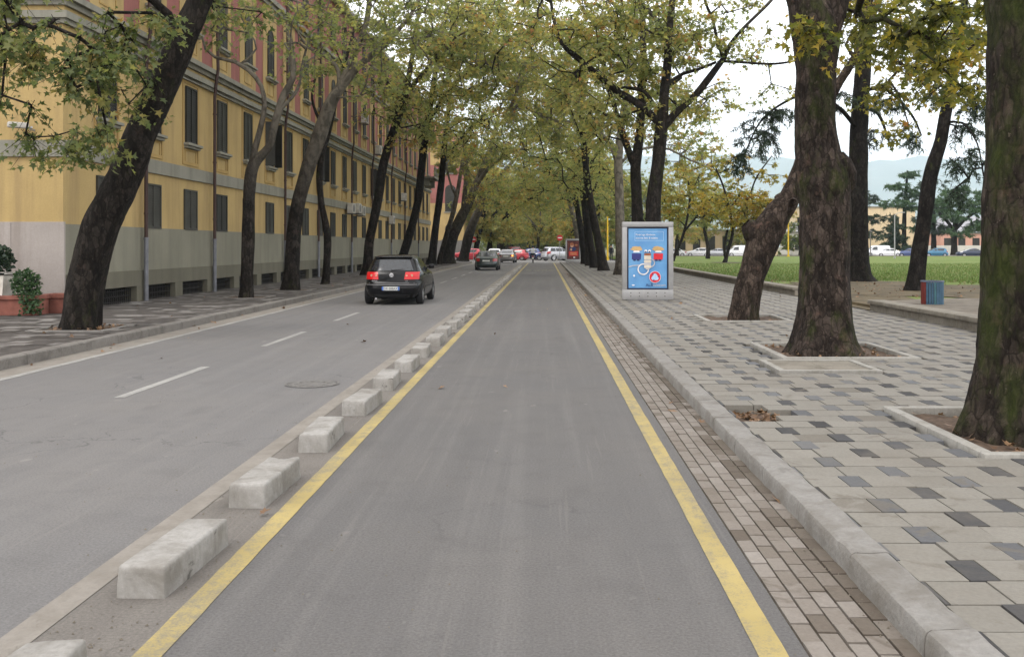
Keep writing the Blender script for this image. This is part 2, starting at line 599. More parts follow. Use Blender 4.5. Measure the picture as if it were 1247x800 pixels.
def fast_mesh(name, V, Fa, mat, tint=None, smooth=False):
    me = bpy.data.meshes.new(name)
    V = np.ascontiguousarray(V, dtype=np.float32)
    Fa = np.ascontiguousarray(Fa, dtype=np.int32)
    m, k = Fa.shape
    me.vertices.add(len(V))
    me.vertices.foreach_set('co', V.ravel())
    me.loops.add(m * k)
    me.loops.foreach_set('vertex_index', Fa.ravel())
    me.polygons.add(m)
    me.polygons.foreach_set('loop_start', np.arange(0, m * k, k, dtype=np.int32))
    me.polygons.foreach_set('loop_total', np.full(m, k, dtype=np.int32))
    me.materials.append(M[mat])
    if smooth:
        me.polygons.foreach_set('use_smooth', np.ones(m, dtype=bool))
    me.update(calc_edges=True)
    if tint is not None:
        a = me.attributes.new('tint', 'FLOAT', 'FACE')
        a.data.foreach_set('value', np.asarray(tint, dtype=np.float32))
    me.validate()
    return me


def text(name, body, size, mat, parent, loc, rot, align='CENTER', sx=1.0):
    cu = bpy.data.curves.new(name, 'FONT')
    cu.body = body
    cu.size = size
    cu.align_x = align
    cu.extrude = .001
    tmp = bpy.data.objects.new('lettering_tmp', cu)
    COL.objects.link(tmp)
    dg = bpy.context.evaluated_depsgraph_get()
    me = bpy.data.meshes.new_from_object(tmp.evaluated_get(dg))
    bpy.data.objects.remove(tmp)
    me.materials.clear()
    me.materials.append(M[mat])
    o = link(name, me, parent, loc, rot)
    o.scale = (sx, 1, 1)
    return o


# ------------------------------------------------------------------ leaves and trees
HALF = np.array([(0, 0), (.40, .02), (.22, .25), (.52, .50), (.17, .58), (0, 1.0)])


def unit(a):
    return a / np.maximum(np.linalg.norm(a, axis=-1, keepdims=True), 1e-9)


def leaf_arrays(pos, d, nrm, size, tint, kind, rng):
    n = len(pos)
    d = unit(d)
    nrm = unit(nrm - (nrm * d).sum(1, keepdims=True) * d)
    s = np.cross(d, nrm)
    size = size[:, None]
    if kind == 'plane':
        fold = rng.uniform(.1, .45, (n, 1))
        curl = rng.uniform(-.05, .25, (n, 1))
        sr = s * np.cos(fold) + nrm * np.sin(fold)
        sl = -s * np.cos(fold) + nrm * np.sin(fold)
        vs = [pos]
        for sd in (sr, sl):
            for (x, y) in HALF[1:5]:
                vs.append(pos + size * (x * 1.05 * sd + (y - .12) * d - curl * y * y * nrm))
        vs.append(pos + size * (.95 * d - curl * nrm))
        V = np.stack(vs, 1).reshape(-1, 3)
        b = np.arange(n)[:, None] * 10
        f1 = b + np.array([[0, 1, 2, 3, 4, 9]])
        f2 = b + np.array([[0, 9, 8, 7, 6, 5]])
        return V, np.concatenate([f1, f2]), np.concatenate([tint, tint])
    if kind == 'needle':
        w = .13
        V = np.stack([pos - s * size * w, pos + s * size * w, pos + size * d], 1).reshape(-1, 3)
        return V, np.arange(3 * n).reshape(n, 3), tint
    w = .42   # small oval
    V = np.stack([pos, pos + size * (w * s + .45 * d), pos + size * d, pos + size * (-w * s + .45 * d + .12 * nrm)], 1).reshape(-1, 3)
    return V, np.arange(4 * n).reshape(n, 4), tint


def catmull(pts, step):
    pts = np.array(pts, float)
    if len(pts) < 3:
        n = max(2, int(np.linalg.norm(pts[-1, :3] - pts[0, :3]) / step) + 1)
        t = np.linspace(0, 1, n)[:, None]
        return pts[0] * (1 - t) + pts[-1] * t
    q = np.vstack([2 * pts[0] - pts[1], pts, 2 * pts[-1] - pts[-2]])
    out = []
    for i in range(1, len(q) - 2):
        n = max(1, int(np.linalg.norm(q[i + 1, :3] - q[i, :3]) / step))
        for k in range(n):
            t = k / n
            out.append(.5 * ((2 * q[i]) + (-q[i - 1] + q[i + 1]) * t + (2 * q[i - 1] - 5 * q[i] + 4 * q[i + 1] - q[i + 2]) * t * t + (-q[i - 1] + 3 * q[i] - 3 * q[i + 1] + q[i + 2]) * t ** 3))
    out.append(q[-2])
    out = np.array(out)
    out[:, 3] = np.maximum(out[:, 3], .01)
    return out


def sweep(pts, n, amp, rng, flare=0, z0=0, freq=1.6, lobes=5, relief=0):
    """one closed tube of n sides along pts (x,y,z,r) with an uneven, lobed surface"""
    m = len(pts)
    p = pts[:, :3]
    d = unit(np.gradient(p, axis=0))
    a = np.cross(d, np.array([0., 1., 0.]))
    bad = np.linalg.norm(a, axis=1) < .2
    a[bad] = np.cross(d[bad], np.array([1., 0., 0.]))
    a = unit(a)
    b = unit(np.cross(d, a))
    th = np.linspace(0, 2 * np.pi, n, endpoint=False)
    dirs = a[:, None, :] * np.cos(th)[None, :, None] + b[:, None, :] * np.sin(th)[None, :, None]
    r = np.repeat(pts[:, 3][:, None], n, 1)
    ph = rng.uniform(0, 6.28, 4)
    if flare:
        hh = np.maximum(0, p[:, 2] - z0)[:, None]
        g = np.exp(-hh / .32)
        g2 = np.exp(-hh / 1.1)
        r = r * (1 + flare * g * (.75 + .5 * np.cos(lobes * th[None] + ph[0]) ** 2) + .10 * g2 * np.cos(lobes * th[None] + ph[0]))
    V = p[:, None, :] + dirs * r[:, :, None]
    if amp:
        off = rng.uniform(0, 100, 3)
        flat = V.reshape(-1, 3)
        nz = np.array([mnoise.noise(Vector((q[0] * freq + off[0], q[1] * freq + off[1], q[2] * freq * .55 + off[2]))) + .5 * mnoise.noise(Vector((q[0] * freq * 3 + off[0], q[1] * freq * 3, q[2] * freq * 1.2))) for q in flat])
        V = p[:, None, :] + dirs * (r * (1 + amp * nz.reshape(m, n)))[:, :, None]
    V = V.reshape(-1, 3)
    if relief:
        dn = unit(V.reshape(m, n, 3) - p[:, None, :]).reshape(-1, 3)
        o2 = rng.uniform(0, 50, 3)
        rd = np.empty(len(V))
        for q_i, q in enumerate(V):
            w0 = mnoise.noise(Vector((q[0] * 3 + o2[0], q[1] * 3, q[2] * 1.5)))
            a1 = 1 - 2 * abs(mnoise.noise(Vector((q[0] * 11 + o2[0] + w0, q[1] * 11 + o2[1], q[2] * 2.6))))
            a2 = mnoise.noise(Vector((q[0] * 24, q[1] * 24 + o2[1], q[2] * 9 + o2[2])))
            a3 = mnoise.noise(Vector((q[0] * 5 + o2[2], q[1] * 5, q[2] * 3.2)))
            rd[q_i] = .55 * a1 + .35 * a2 + .7 * a3
        V = V + dn * (rd * relief)[:, None]
    i = np.arange(m - 1)[:, None] * n
    k = np.arange(n)[None]
    k2 = (k + 1) % n
    Fq = np.stack([i + k, i + k2, i + n + k2, i + n + k], -1).reshape(-1, 4)
    return V, Fq


def tree(name, label, cat, limbs, clouds, seed, bark='bark_dark', leaf='leaf_olive', kind='plane', size=.17, tint=(.42, .2),
         group=None, sides=14, amp=.1, flare=.35, twigs=4, perTwig=9, twigL=.75, xmin=None, droop=.25, extras=None, part_names=('trunk', 'crown'), base=None, forkz=2.2, zmin=None, xmax=None, relief=0):
    rng = np.random.default_rng(seed)
    limbs = [np.array(l, float) for l in limbs]
    b0 = np.array(limbs[0][0][:3]) if base is None else np.array(base, float)
    VV, FF, nv = [], [], 0
    nodes, par, rad, fixed = [], [], [], []
    for li, l in enumerate(limbs):
        step = .22 if li == 0 else .25
        if l[0][1] > 45: step = .45
        if relief and li == 0: step = .055
        s = catmull(l, step)
        V, Fq = sweep(s, (110 if relief else sides) if li == 0 else max(8, min(sides, 24) - 4), amp, rng, flare if li == 0 else 0, b0[2], relief=relief if li == 0 else 0)
        VV.append(V); FF.append(Fq + nv); nv += len(V)
        start = len(nodes)
        for q in (s[::8] if relief and li == 0 else s[::2] if len(s) > 8 else s):
            if li > 0 or q[2] - b0[2] > forkz:
                nodes.append(q[:3]); par.append(-1); rad.append(q[3]); fixed.append(True)
    cl = []
    for (c, r, n) in clouds:
        c = np.array(c, float); r = np.array(r, float)
        k = 0
        while k < n:
            q = rng.normal(size=3)
            q = q / np.linalg.norm(q) * rng.uniform(0, 1) ** (1 / 2.4)
            w = c + q * r
            if mnoise.noise(Vector(w * .55 + seed)) < -.22:
                if rng.uniform() < .75:
                    k += .25
                    continue
            if xmin is not None and w[0] < xmin: w[0] = xmin + rng.uniform(0, .6)
            if xmax is not None and w[0] > xmax: w[0] = xmax - rng.uniform(0, .6)
            if zmin is not None and w[2] < zmin: w[2] = zmin + rng.uniform(0, .5)
            cl.append(w)
            k += 1
    cl = np.array(cl) if cl else np.zeros((0, 3))
    NA = np.array(nodes)
    if len(cl):
        dist = np.array([np.min(np.linalg.norm(NA - c, axis=1)) for c in cl])
        order = np.argsort(dist)
        tips, tdirs = [], []
        for ci in order:
            c = cl[ci]
            dv = c - NA
            dd = np.linalg.norm(dv, axis=1)
            cost = dd * (1 + .5 * np.maximum(0, -dv[:, 2]) / np.maximum(dd, .01))
            j = int(np.argmin(cost))
            L = dd[j]
            ns = max(1, int(L / (.26 if b0[1] < 25 else .55)))
            p0 = NA[j]
            prev = j
            side = rng.normal(size=3) * .10 * L
            side[2] += .12 * L if c[2] <= p0[2] + .3 * L else -.03 * L
            add = []
            for k in range(1, ns + 1):
                t = k / ns
                q = p0 * (1 - t) + c * t + side * math.sin(math.pi * t) + rng.normal(size=3) * .03 * (k < ns)
                nodes.append(q); par.append(prev); rad.append(0); fixed.append(False)
                prev = len(nodes) - 1
                add.append(q)
            NA = np.vstack([NA, np.array(add)])
            tips.append(prev)
            tdirs.append(unit((c - p0)[None])[0])
        P_ = np.array(par); Fx = np.array(fixed)
        tipset = np.zeros(len(nodes), bool); tipset[tips] = True
        mv = (~Fx) & (P_ >= 0) & (~tipset)
        X_ = np.array(nodes)
        for _ in range(14 if b0[1] < 25 else 4):
            ch = np.zeros_like(X_); cn = np.zeros(len(X_))
            ok = np.where(P_ >= 0)[0]
            np.add.at(ch, P_[ok], X_[ok]); np.add.at(cn, P_[ok], 1)
            av = ch / np.maximum(cn, 1)[:, None]
            use = mv & (cn > 0)
            X2 = X_.copy()
            X2[use] = .4 * X_[use] + .3 * X_[P_[use]] + .3 * av[use]
            X_ = X2
        nodes = list(X_)
        w = np.zeros(len(nodes))
        for t_ in tips: w[t_] += 1
        for i in range(len(nodes) - 1, -1, -1):
            if par[i] >= 0: w[par[i]] += w[i]
        NA = np.array(nodes)
        near = b0[1]
        for i in range(len(nodes)):
            if not fixed[i]: rad[i] = (.0072 if near < 25 else .010) * math.sqrt(w[i] + .6) + (.002 if near < 40 else .006)
        seg = [(i, par[i]) for i in range(len(nodes)) if par[i] >= 0]
        A = NA[[q[1] for q in seg]]; B = NA[[q[0] for q in seg]]
        rb = np.array([rad[q[0]] for q in seg])
        ra = np.array([min(rad[q[1]], rad[q[0]] * 1.35) for q in seg])
        # twigs
        tw_a, tw_d = [], []
        C = NA[tips]; TD = np.array(tdirs)
        nt = len(C)
        phi = rng.uniform(0, 2 * np.pi, (nt, twigs)) 
        D = np.stack([np.cos(phi), np.sin(phi), rng.uniform(-.35 - droop, .45 - droop, (nt, twigs))], -1) + TD[:, None, :] * .6
        D = unit(D).reshape(-1, 3)
        TA = np.repeat(C, twigs, 0) - D * .1
        TL = rng.uniform(.55, 1.15, len(D)) * twigL
        TB = TA + D * TL[:, None] + np.array([0, 0, -1.]) * (droop * .35 * TL ** 1.2)[:, None]
        A = np.vstack([A, TA]); B = np.vstack([B, TB])
        tr = .006 if near < 30 else .009
        ra = np.concatenate([ra, np.full(len(TA), tr)]); rb = np.concatenate([rb, np.full(len(TA), tr * .5)])
        dd = unit(B - A)
        s1 = np.cross(dd, np.array([.31, .2, .93])); s1 = unit(s1); s2 = np.cross(dd, s1)
        nS = 5
        th = np.linspace(0, 2 * np.pi, nS, endpoint=False)
        ring = s1[:, None] * np.cos(th)[None, :, None] + s2[:, None] * np.sin(th)[None, :, None]
        V = np.concatenate([A[:, None] + ring * ra[:, None, None], B[:, None] + ring * rb[:, None, None]], 1).reshape(-1, 3)
        b = np.arange(len(A))[:, None] * (2 * nS)
        k = np.arange(nS)
        quad = np.stack([k, (k + 1) % nS, nS + (k + 1) % nS, nS + k], -1)
        Fq = (b[:, :, None] + quad[None]).reshape(-1, 4)
        VV.append(V); FF.append(Fq + nv); nv += len(V)
        # leaves
        m = perTwig
        t = rng.uniform(.12, 1.05, (len(TA), m, 1))
        Lp = TA[:, None] * (1 - t) + TB[:, None] * t + rng.normal(size=(len(TA), m, 3)) * (.10 if kind != 'needle' else .07) * twigL
        Lp = Lp.reshape(-1, 3)
        dl = np.repeat(unit(TB - TA), m, 0) * .7 + rng.normal(size=(len(Lp), 3)) * .65 + np.array([0, 0, -.35])
        nr = rng.normal(size=(len(Lp), 3)) * .55 + np.array([0, 0, 1.])
        if kind == 'needle':
            nr = rng.normal(size=(len(Lp), 3))
        sz = rng.uniform(.42, 1.28, len(Lp)) * size
        ctint = np.repeat(rng.normal(0, 1, nt), twigs * m) * tint[1] * .55
        ti = np.clip(tint[0] + ctint + rng.normal(0, 1, len(Lp)) * tint[1] * .65, 0, 1)
        LV, LF, LT = leaf_arrays(Lp, dl, nr, sz, ti, kind, rng)
    root = empty(name, b0, label, cat, group)
    me = fast_mesh('trunk', np.vstack(VV) - b0, np.vstack(FF), bark, smooth=True)
    tr_o = link(part_names[0], me, root)
    if len(cl):
        cr = link(part_names[1], fast_mesh('crown', LV - b0, LF, leaf, LT), root)
    return root


def LB(Y, *pts, k=1.0):
    """limb from photo pixels (u, v, width px) at distance Y -> (x,y,z,r)"""
    out = []
    for q in pts:
        y = Y + (q[3] if len(q) > 3 else 0)
        p = P(q[0], q[1], y)
        out.append((*p, k * q[2] / 2 * y / F * ((.76 if 29 < Y < 40 else .85) if q[0] < 560 and Y > 17 else .93)))
    return out


def cl(u, v, Y, rx, ry, rz, n):
    return (P(u, v, Y), (rx, ry, rz), n)


# ------------------------------------------------------------------ camera, sky, sun
cam = bpy.data.cameras.new('camera')
cam.sensor_width = 36
cam.lens = 36 * F / 1247
cam.shift_x = -(U0 - 623.5) / 1247
cam.shift_y = -(400 - V0) / 1247
cam.clip_end = 30000
cam.clip_start = .05
co = bpy.data.objects.new('camera', cam)
COL.objects.link(co)
co.location = (0, 0, H)
co.rotation_euler = (math.pi / 2, 0, 0)
SC.camera = co

SUN_EL, SUN_AZ = 52, 215
w = bpy.data.worlds.new('World')
SC.world = w
w.use_nodes = True
nt = w.node_tree
nt.nodes.clear()
wo = nt.nodes.new('ShaderNodeOutputWorld')
bg = nt.nodes.new('ShaderNodeBackground')
sky = nt.nodes.new('ShaderNodeTexSky')
sky.sky_type = 'NISHITA'
sky.sun_disc = False
sky.sun_elevation = math.radians(SUN_EL)
sky.sun_rotation = math.radians(SUN_AZ)
sky.air_density = 1.0
sky.dust_density = 2.0
tc = nt.nodes.new('ShaderNodeTexCoord')
mp = nt.nodes.new('ShaderNodeMapping')
mp.inputs['Scale'].default_value = (1, 1, 2.4)
nz = nt.nodes.new('ShaderNodeTexNoise')
nz.inputs['Scale'].default_value = 2.6
nz.inputs['Detail'].default_value = 6
rp = nt.nodes.new('ShaderNodeValToRGB')
rp.color_ramp.elements[0].position = .36
rp.color_ramp.elements[0].color = (.70, .70, .70, 1)
rp.color_ramp.elements[1].position = .56
rp.color_ramp.elements[1].color = (.97, .97, .97, 1)
mx = nt.nodes.new('ShaderNodeMix')
mx.data_type = 'RGBA'
L = nt.links
L.new(tc.outputs['Generated'], mp.inputs[0])
L.new(mp.outputs[0], nz.inputs['Vector'])
L.new(nz.outputs['Fac'], rp.inputs[0])
L.new(rp.outputs[0], mx.inputs[0])
L.new(sky.outputs[0], mx.inputs[6])
mx.inputs[7].default_value = (14.4, 13.95, 13.85, 1)
L.new(mx.outputs[2], bg.inputs[0])
bg.inputs[1].default_value = .15
L.new(bg.outputs[0], wo.inputs[0])
sl = bpy.data.lights.new('sun', 'SUN')
sl.energy = .9
sl.angle = math.radians(18)
sl.color = (1, .96, .9)
so = bpy.data.objects.new('sun', sl)
COL.objects.link(so)
el, az = math.radians(SUN_EL), math.radians(SUN_AZ)
sd = Vector((math.sin(az) * math.cos(el), math.cos(az) * math.cos(el), math.sin(el)))
so.rotation_euler = sd.to_track_quat('Z', 'Y').to_euler()
so.location = (0, 0, 60)
SC.view_settings.view_transform = 'Standard'
SC.view_settings.look = 'None'
SC.view_settings.gamma = 1
SC.view_settings.exposure = .18
SC.render.engine = 'CYCLES'
SC.cycles.use_denoising = True
SC.cycles.max_bounces = 8
SC.cycles.diffuse_bounces = 4
SC.cycles.transmission_bounces = 4
SC.cycles.volume_bounces = 2
SC.cycles.caustics_reflective = False
SC.cycles.caustics_refractive = False


def struct(o):
    o['kind'] = 'structure'
    return o


# ------------------------------------------------------------------ ground, roads
mb = MB()
mb.add([(-12500, -60, -.06), (12500, -60, -.06), (12500, 13000, -.06), (-12500, 13000, -.06)], [(0, 1, 2, 3)])
struct(mb.obj('ground', 'ground'))


def sheet(mb, x0, x1, y0, y1, z, mi=0):
    mb.add([(x0, y0, z), (x1, y0, z), (x1, y1, z), (x0, y1, z)], [(0, 1, 2, 3)], mi)


YE = 100.0
mb = MB()
sheet(mb, -7.2, -2.43, -8, YE, 0)
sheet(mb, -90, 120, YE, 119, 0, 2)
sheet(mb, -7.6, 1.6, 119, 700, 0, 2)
sheet(mb, -7.68, -7.2, -8, YE, 0, 1)
struct(mb.obj('road', ['asphalt_road', 'strip_concrete', 'asphalt_far']))
mb = MB()
sheet(mb, -1.70, 1.13, -8, YE, 0)
sheet(mb, -2.27, -1.70, -8, YE, 0, 1)
sheet(mb, -2.43, -2.27, -8, YE, .003, 2)
struct(mb.obj('bus_lane', ['asphalt_lane', 'asphalt_strip', 'strip_concrete']))

# painted lines
mb = MB()
rg = random.Random(5)


def ragged_line(mb, xa, xb, y0, y1, z, mi, step=.35, j=.006):
    ys = np.arange(y0, y1 + step, step)
    a = [xa + rg.uniform(-j, j) for _ in ys]
    b = [xb + rg.uniform(-j, j) for _ in ys]
    v = [(x, y, z) for x, y in zip(a, ys)] + [(x, y, z) for x, y in zip(b, ys)]
    n = len(ys)
    mb.add(v, [(i, n + i, n + i + 1, i + 1) for i in range(n - 1)], mi)


ragged_line(mb, -1.76, -1.632, -8, YE - 1, .0035, 0, .16, .0025)
ragged_line(mb, .915, 1.043, -8, YE - 1, .0035, 0, .16, .0025)
ragged_line(mb, -7.195, -7.065, -8, YE - 1, .0035, 1)
for k in range(17):
    y = 5.3 + 5.62 * (k)
    if y + 2.6 < YE: ragged_line(mb, -4.98, -4.86, y, y + 2.6, .0035, 1)
sheet(mb, -7, 1.2, YE + .3, YE + .75, .005, 1)
# worn lettering strokes across the lane, far off
for xs in ([(-1.35, 68.6), (-.95, 68.5)], [(-.75, 68.2), (-.62, 67.8), (-.3, 68.4)], [(-.2, 68.0), (0, 68.9), (.2, 68.0)], [(.3, 67.9), (.45, 68.7), (.8, 68.5)]):
    for (xa, ya), (xb, yb) in zip(xs[:-1], xs[1:]):
        dx, dy = xb - xa, yb - ya
        mb.add([(xa, ya - .22, .005), (xb, yb - .22, .005), (xb, yb + .22, .005), (xa, ya + .22, .005)], [(0, 1, 2, 3)], 2)
struct(mb.obj('road_markings', ['yellow_paint', 'white_paint', 'yellow_marking']))

# right gutter of small setts
mb = MB()
sheet(mb, 1.13, 1.66, -8, YE, -.012, 0)
ncol, cw = 5, .0985
for c in range(ncol):
    x0 = 1.135 + c * cw
    y = -3 + (c % 2) * .11 + rg.uniform(-.02, .02)
    while y < 62:
        l = .205 + rg.uniform(-.006, .006)
        dirty = c >= 4 or (c == 3 and rg.random() < .6) or rg.random() < .04
        t = rg.uniform(.0, .3) if dirty and rg.random() < .8 else min(1, max(.3, rg.gauss(.66, .11)))
        z = .004 + rg.uniform(-.003, .003)
        g = .006
        mb.add([(x0 + g, y + g, z), (x0 + cw - g, y + g, z + rg.uniform(-.002, .002)), (x0 + cw - g, y + l - g, z + rg.uniform(-.002, .002)), (x0 + g, y + l - g, z),
                (x0 + g, y + g, -.012), (x0 + cw - g, y + g, -.012), (x0 + cw - g, y + l - g, -.012), (x0 + g, y + l - g, -.012)],
               [(0, 1, 2, 3), (4, 5, 1, 0), (5, 6, 2, 1), (6, 7, 3, 2), (7, 4, 0, 3)], 1, t)
        y += l
mb2 = mb
sheet(mb, 1.135, 1.61, 62.2, YE, .002, 1)
struct(mb.obj('gutter', ['joint_dark', 'paver_gutter'], tint=True, fix=False))

# kerbs
def kerb(name, prof, mat, y0, y1, piece, jit):
    mb = MB()
    y = y0
    while y < y1:
        e = min(y + piece, y1)
        n = max(1, int((e - y) / .12)) if y < 16 else 1
        dx = rg.uniform(-jit, jit)
        dz = rg.uniform(-jit, jit)
        ys = np.linspace(y + .004, e - .004, n + 1)
        vs, m = [], len(prof)
        for yy in ys:
            for i, (x, z) in enumerate(prof):
                q = .006 * mnoise.noise(Vector((x * 9, yy * 5, z * 9))) + .006 * mnoise.noise(Vector((x * 25, yy * 21, z * 25)))
                vs.append((x + dx + (q if i < len(prof) - 1 else 0), yy, z + dz + q))
        fs = []
        for k in range(n):
            for i in range(m - 1):
                fs.append((k * m + i, k * m + i + 1, (k + 1) * m + i + 1, (k + 1) * m + i))
        fs.append(tuple(range(m)))
        fs.append(tuple(range(n * m, n * m + m))[::-1])
        mb.add(vs, fs)
        y = e
    return struct(mb.obj(name, mat, smooth=True, angle=28))


kerb('kerb', [(1.607, -.03), (1.611, .05), (1.616, .100), (1.624, .117), (1.640, .126), (1.72, .1285), (1.808, .130), (1.822, .124), (1.822, -.03)], 'kerb_concrete', -4, YE, 1.0, .004)
kerb('kerb', [(-7.67, -.03), (-7.675, .135), (-7.69, .152), (-7.72, .16), (-7.85, .162), (-7.865, .155), (-7.865, -.03)], 'kerb_dark', -4, YE, 1.0, .003)
mb = MB()
mb.box(-90, -7.7, 119, 119.3, -.03, .14)
mb.box(1.7, 8.6, 119, 119.3, -.03, .14)
struct(mb.obj('kerb', 'kerb_concrete'))

# ---- right pavement
PITS = []          # x0,x1,y0,y1 openings in the right pavement
R_PITS = [(3.38, 5.45, 7.25, 9.45, 'R1'), (3.42, 5.42, 13.55, 15.75, 'R2'), (3.5, 5.4, 20.3, 22.3, 'R3'),
          (3.5, 5.2, 36.7, 38.5, 'R6'), (3.5, 5.2, 43.2, 45.0, 'R7'), (3.5, 5.0, 52.8, 54.4, 'R8')]
for p in R_PITS: PITS.append(p[:4])
for y in (63.5, 71.5, 79.5, 87.5): PITS.append((3.4, 4.8, y - .7, y + .7))
HOLE = (1.9, 2.34, 8.95, 9.6)
GRATE = (3.05, 4.40, 12.25, 13.46)
OPEN = PITS + [HOLE, GRATE]
mb = MB()
sheet(mb, 1.822, 8.6, -4, YE, .03, 0)
row = 0
y = -2.0
while y < YE - .3:
    yc = y + .15
    ph = 2.15 - .075 + (.375 if row % 2 else 0) - .75 * 4
    x = ph
    while x < 8.25:
        for wd, dark in ((.15, True), (.30, False), (.30, False)):
            xa, xb = max(x, 1.825), min(x + wd, 8.24)
            x += wd
            if xb - xa < .02: continue
            xc = (xa + xb) / 2
            if any(o[0] - .02 < xc < o[1] + .02 and o[2] - .05 < yc < o[3] + .05 for o in OPEN): continue
            t = (max(0, rg.gauss(.08, .06)) if rg.random() < .45 else rg.uniform(.2, .30)) if dark else min(1, max(.56, rg.gauss(.72, .07)))
            if not dark and rg.random() < .025: t = rg.uniform(.42, .5)
            z = .12 + rg.uniform(-.004, .004)
            g = .004
            a, b, c, d = [z + rg.uniform(-.0015, .0015) for _ in range(4)]
            vs = [(xa + g, y + g, a), (xb - g, y + g, b), (xb - g, y + .30 - g, c), (xa + g, y + .30 - g, d)]
            fs = [(0, 1, 2, 3)]
            if y < 45:
                vs += [(xa + g, y + g, .03), (xb - g, y + g, .03), (xb - g, y + .30 - g, .03), (xa + g, y + .30 - g, .03)]
                fs += [(4, 5, 1, 0), (5, 6, 2, 1), (6, 7, 3, 2), (7, 4, 0, 3)]
            mb.add(vs, fs, 1, t)
    y += .30
    row += 1
for (x0, x1, y0, y1) in [HOLE]:
    mb.box(x0 + .005, x1 - .005, y0 + .005, y1 - .005, .03, .055, 2)
struct(mb.obj('pavement', ['joint_sand', 'paver_right', 'soil'], tint=True, fix=False))

# ---- left pavement
T_PITS = [(-9.75, -8.3, 17.7, 19.2), (-10.0, -8.6, 28.9, 30.3), (-10.0, -8.5, 33.8, 35.3), (-9.8, -8.6, 39.1, 40.4), (-10.4, -9.2, 51.4, 52.7), (-10.2, -9.0, 62.4, 63.7)]
mb = MB()
sheet(mb, -30, -7.865, -4, 23.3, .08, 0)
sheet(mb, -11.9, -7.865, 23.3, YE, .08, 0)
y = -1.0
row = 0
while y < YE - .33:
    x = -7.87 - (row % 2) * .16 + .33
    xl = -20 if y < 23.0 else -11.85
    while x > xl:
        xa, xb = x - .33, min(x, -7.87)
        x -= .33
        xc, yc = (xa + xb) / 2, y + .165
        if xb - xa < .03: continue
        if any(o[0] - .02 < xc < o[1] + .02 and o[2] - .02 < yc < o[3] + .02 for o in T_PITS): continue
        t = rg.uniform(.68, 1) if rg.random() < .26 else max(0, rg.gauss(.35, .15))
        z = .16 + rg.uniform(-.005, .005)
        g = .005
        mb.add([(xa + g, y + g, z), (xb - g, y + g, z), (xb - g, y + .33 - g, z), (xa + g, y + .33 - g, z)], [(0, 1, 2, 3)], 1, t)
    y += .33
    row += 1
struct(mb.obj('pavement', ['joint_dark', 'paver_left'], tint=True, fix=False))

# ---- tree pits
def pit(x0, x1, y0, y1, label, ztop, zs, w=.11, mat='pit_kerb', soil='soil'):
    cx, cy = (x0 + x1) / 2, (y0 + y1) / 2
    root = empty('tree_pit', (cx, cy, zs), label, 'tree pit', 'kerbed tree pits in the paving')
    X, Y = (x1 - x0) / 2, (y1 - y0) / 2
    h = ztop - zs
    for (a, b, c, d) in ((-X, X, -Y, -Y + w), (-X, X, Y - w, Y), (-X, -X + w, -Y + w + .003, Y - w - .003), (X - w, X, -Y + w + .003, Y - w - .003)):
        m = MB()
        L_ = max(b - a, d - c)
        k = max(1, round(L_ / 1.0))
        for i in range(k):
            if b - a > d - c: m.bbox(a + (b - a) * i / k + .003, a + (b - a) * (i + 1) / k - .003, c, d, -.06, h, .012)
            else: m.bbox(a, b, c + (d - c) * i / k + .003, c + (d - c) * (i + 1) / k - .003, -.06, h, .012)
        m.obj('edging', mat, root, smooth=True, angle=40)
    m = MB()
    n = 14
    vs = [(-X + w + (2 * X - 2 * w) * i / n, -Y + w + (2 * Y - 2 * w) * j / n, .004 + .03 * mnoise.noise(Vector((i * .5 + cx, j * .5, 1)))) for j in range(n + 1) for i in range(n + 1)]
    m.add(vs, [(j * (n + 1) + i, j * (n + 1) + i + 1, (j + 1) * (n + 1) + i + 1, (j + 1) * (n + 1) + i) for j in range(n) for i in range(n)])
    m.obj('soil', soil, root, smooth=True)
    return root


pit(*R_PITS[0][:4], 'pale concrete edging with brown leaves around the mossy trunk at the right edge', .155, .075)
pit(*R_PITS[1][:4], 'pale concrete edging around the thick flared trunk behind the small slab', .155, .085)
pit(*R_PITS[2][:4], 'shallow pale edging around the leaning trunk with cut stubs', .15, .095)
pit(*R_PITS[3][:4], 'far paving opening of the forked tree just behind the blue advertisement', .14, .10)
pit(*R_PITS[4][:4], 'far paving opening of the dark tree with a V fork behind the blue advertisement', .14, .10)
pit(*R_PITS[5][:4], 'far paving opening at the foot of the trunk left of the blue advertisement', .14, .10)
for i, q in enumerate(T_PITS):
    nm = ['low pale edging around the thick leaning trunk in front of the yellow corner', 'earth square of the slim forking tree second along the left pavement',
          'earth square of the stout pale tree third along the left pavement', 'earth square of the thin crooked tree fourth along the left pavement',
          'earth square of the tree just left of the black hatchback', 'earth square of the leaning tree hidden behind the black hatchback'][i]
    pit(*q, nm, .172, .13, .08, 'kerb_concrete' if i == 0 else 'kerb_dark')

# framed slab in the pavement
root = empty('inspection_cover', ((GRATE[0] + GRATE[1]) / 2, (GRATE[2] + GRATE[3]) / 2, .03), 'grey slab in a pale frame in front of the thick flared trunk', 'inspection cover')
X, Y = (GRATE[1] - GRATE[0]) / 2, (GRATE[3] - GRATE[2]) / 2
m = MB()
for (a, b, c, d) in ((-X, X, -Y, -Y + .09), (-X, X, Y - .09, Y), (-X, -X + .09, -Y + .093, Y - .093), (X - .09, X, -Y + .093, Y - .093)):
    m.bbox(a, b, c, d, 0, .112, .008)
m.obj('frame', 'pit_kerb', root)
m = MB()
m.bbox(-X + .1, -.004, -Y + .1, Y - .1, 0, .098, .006)
m.bbox(.004, X - .1, -Y + .1, Y - .1, 0, .096, .006)
m.obj('slab', 'wall_concrete', root)

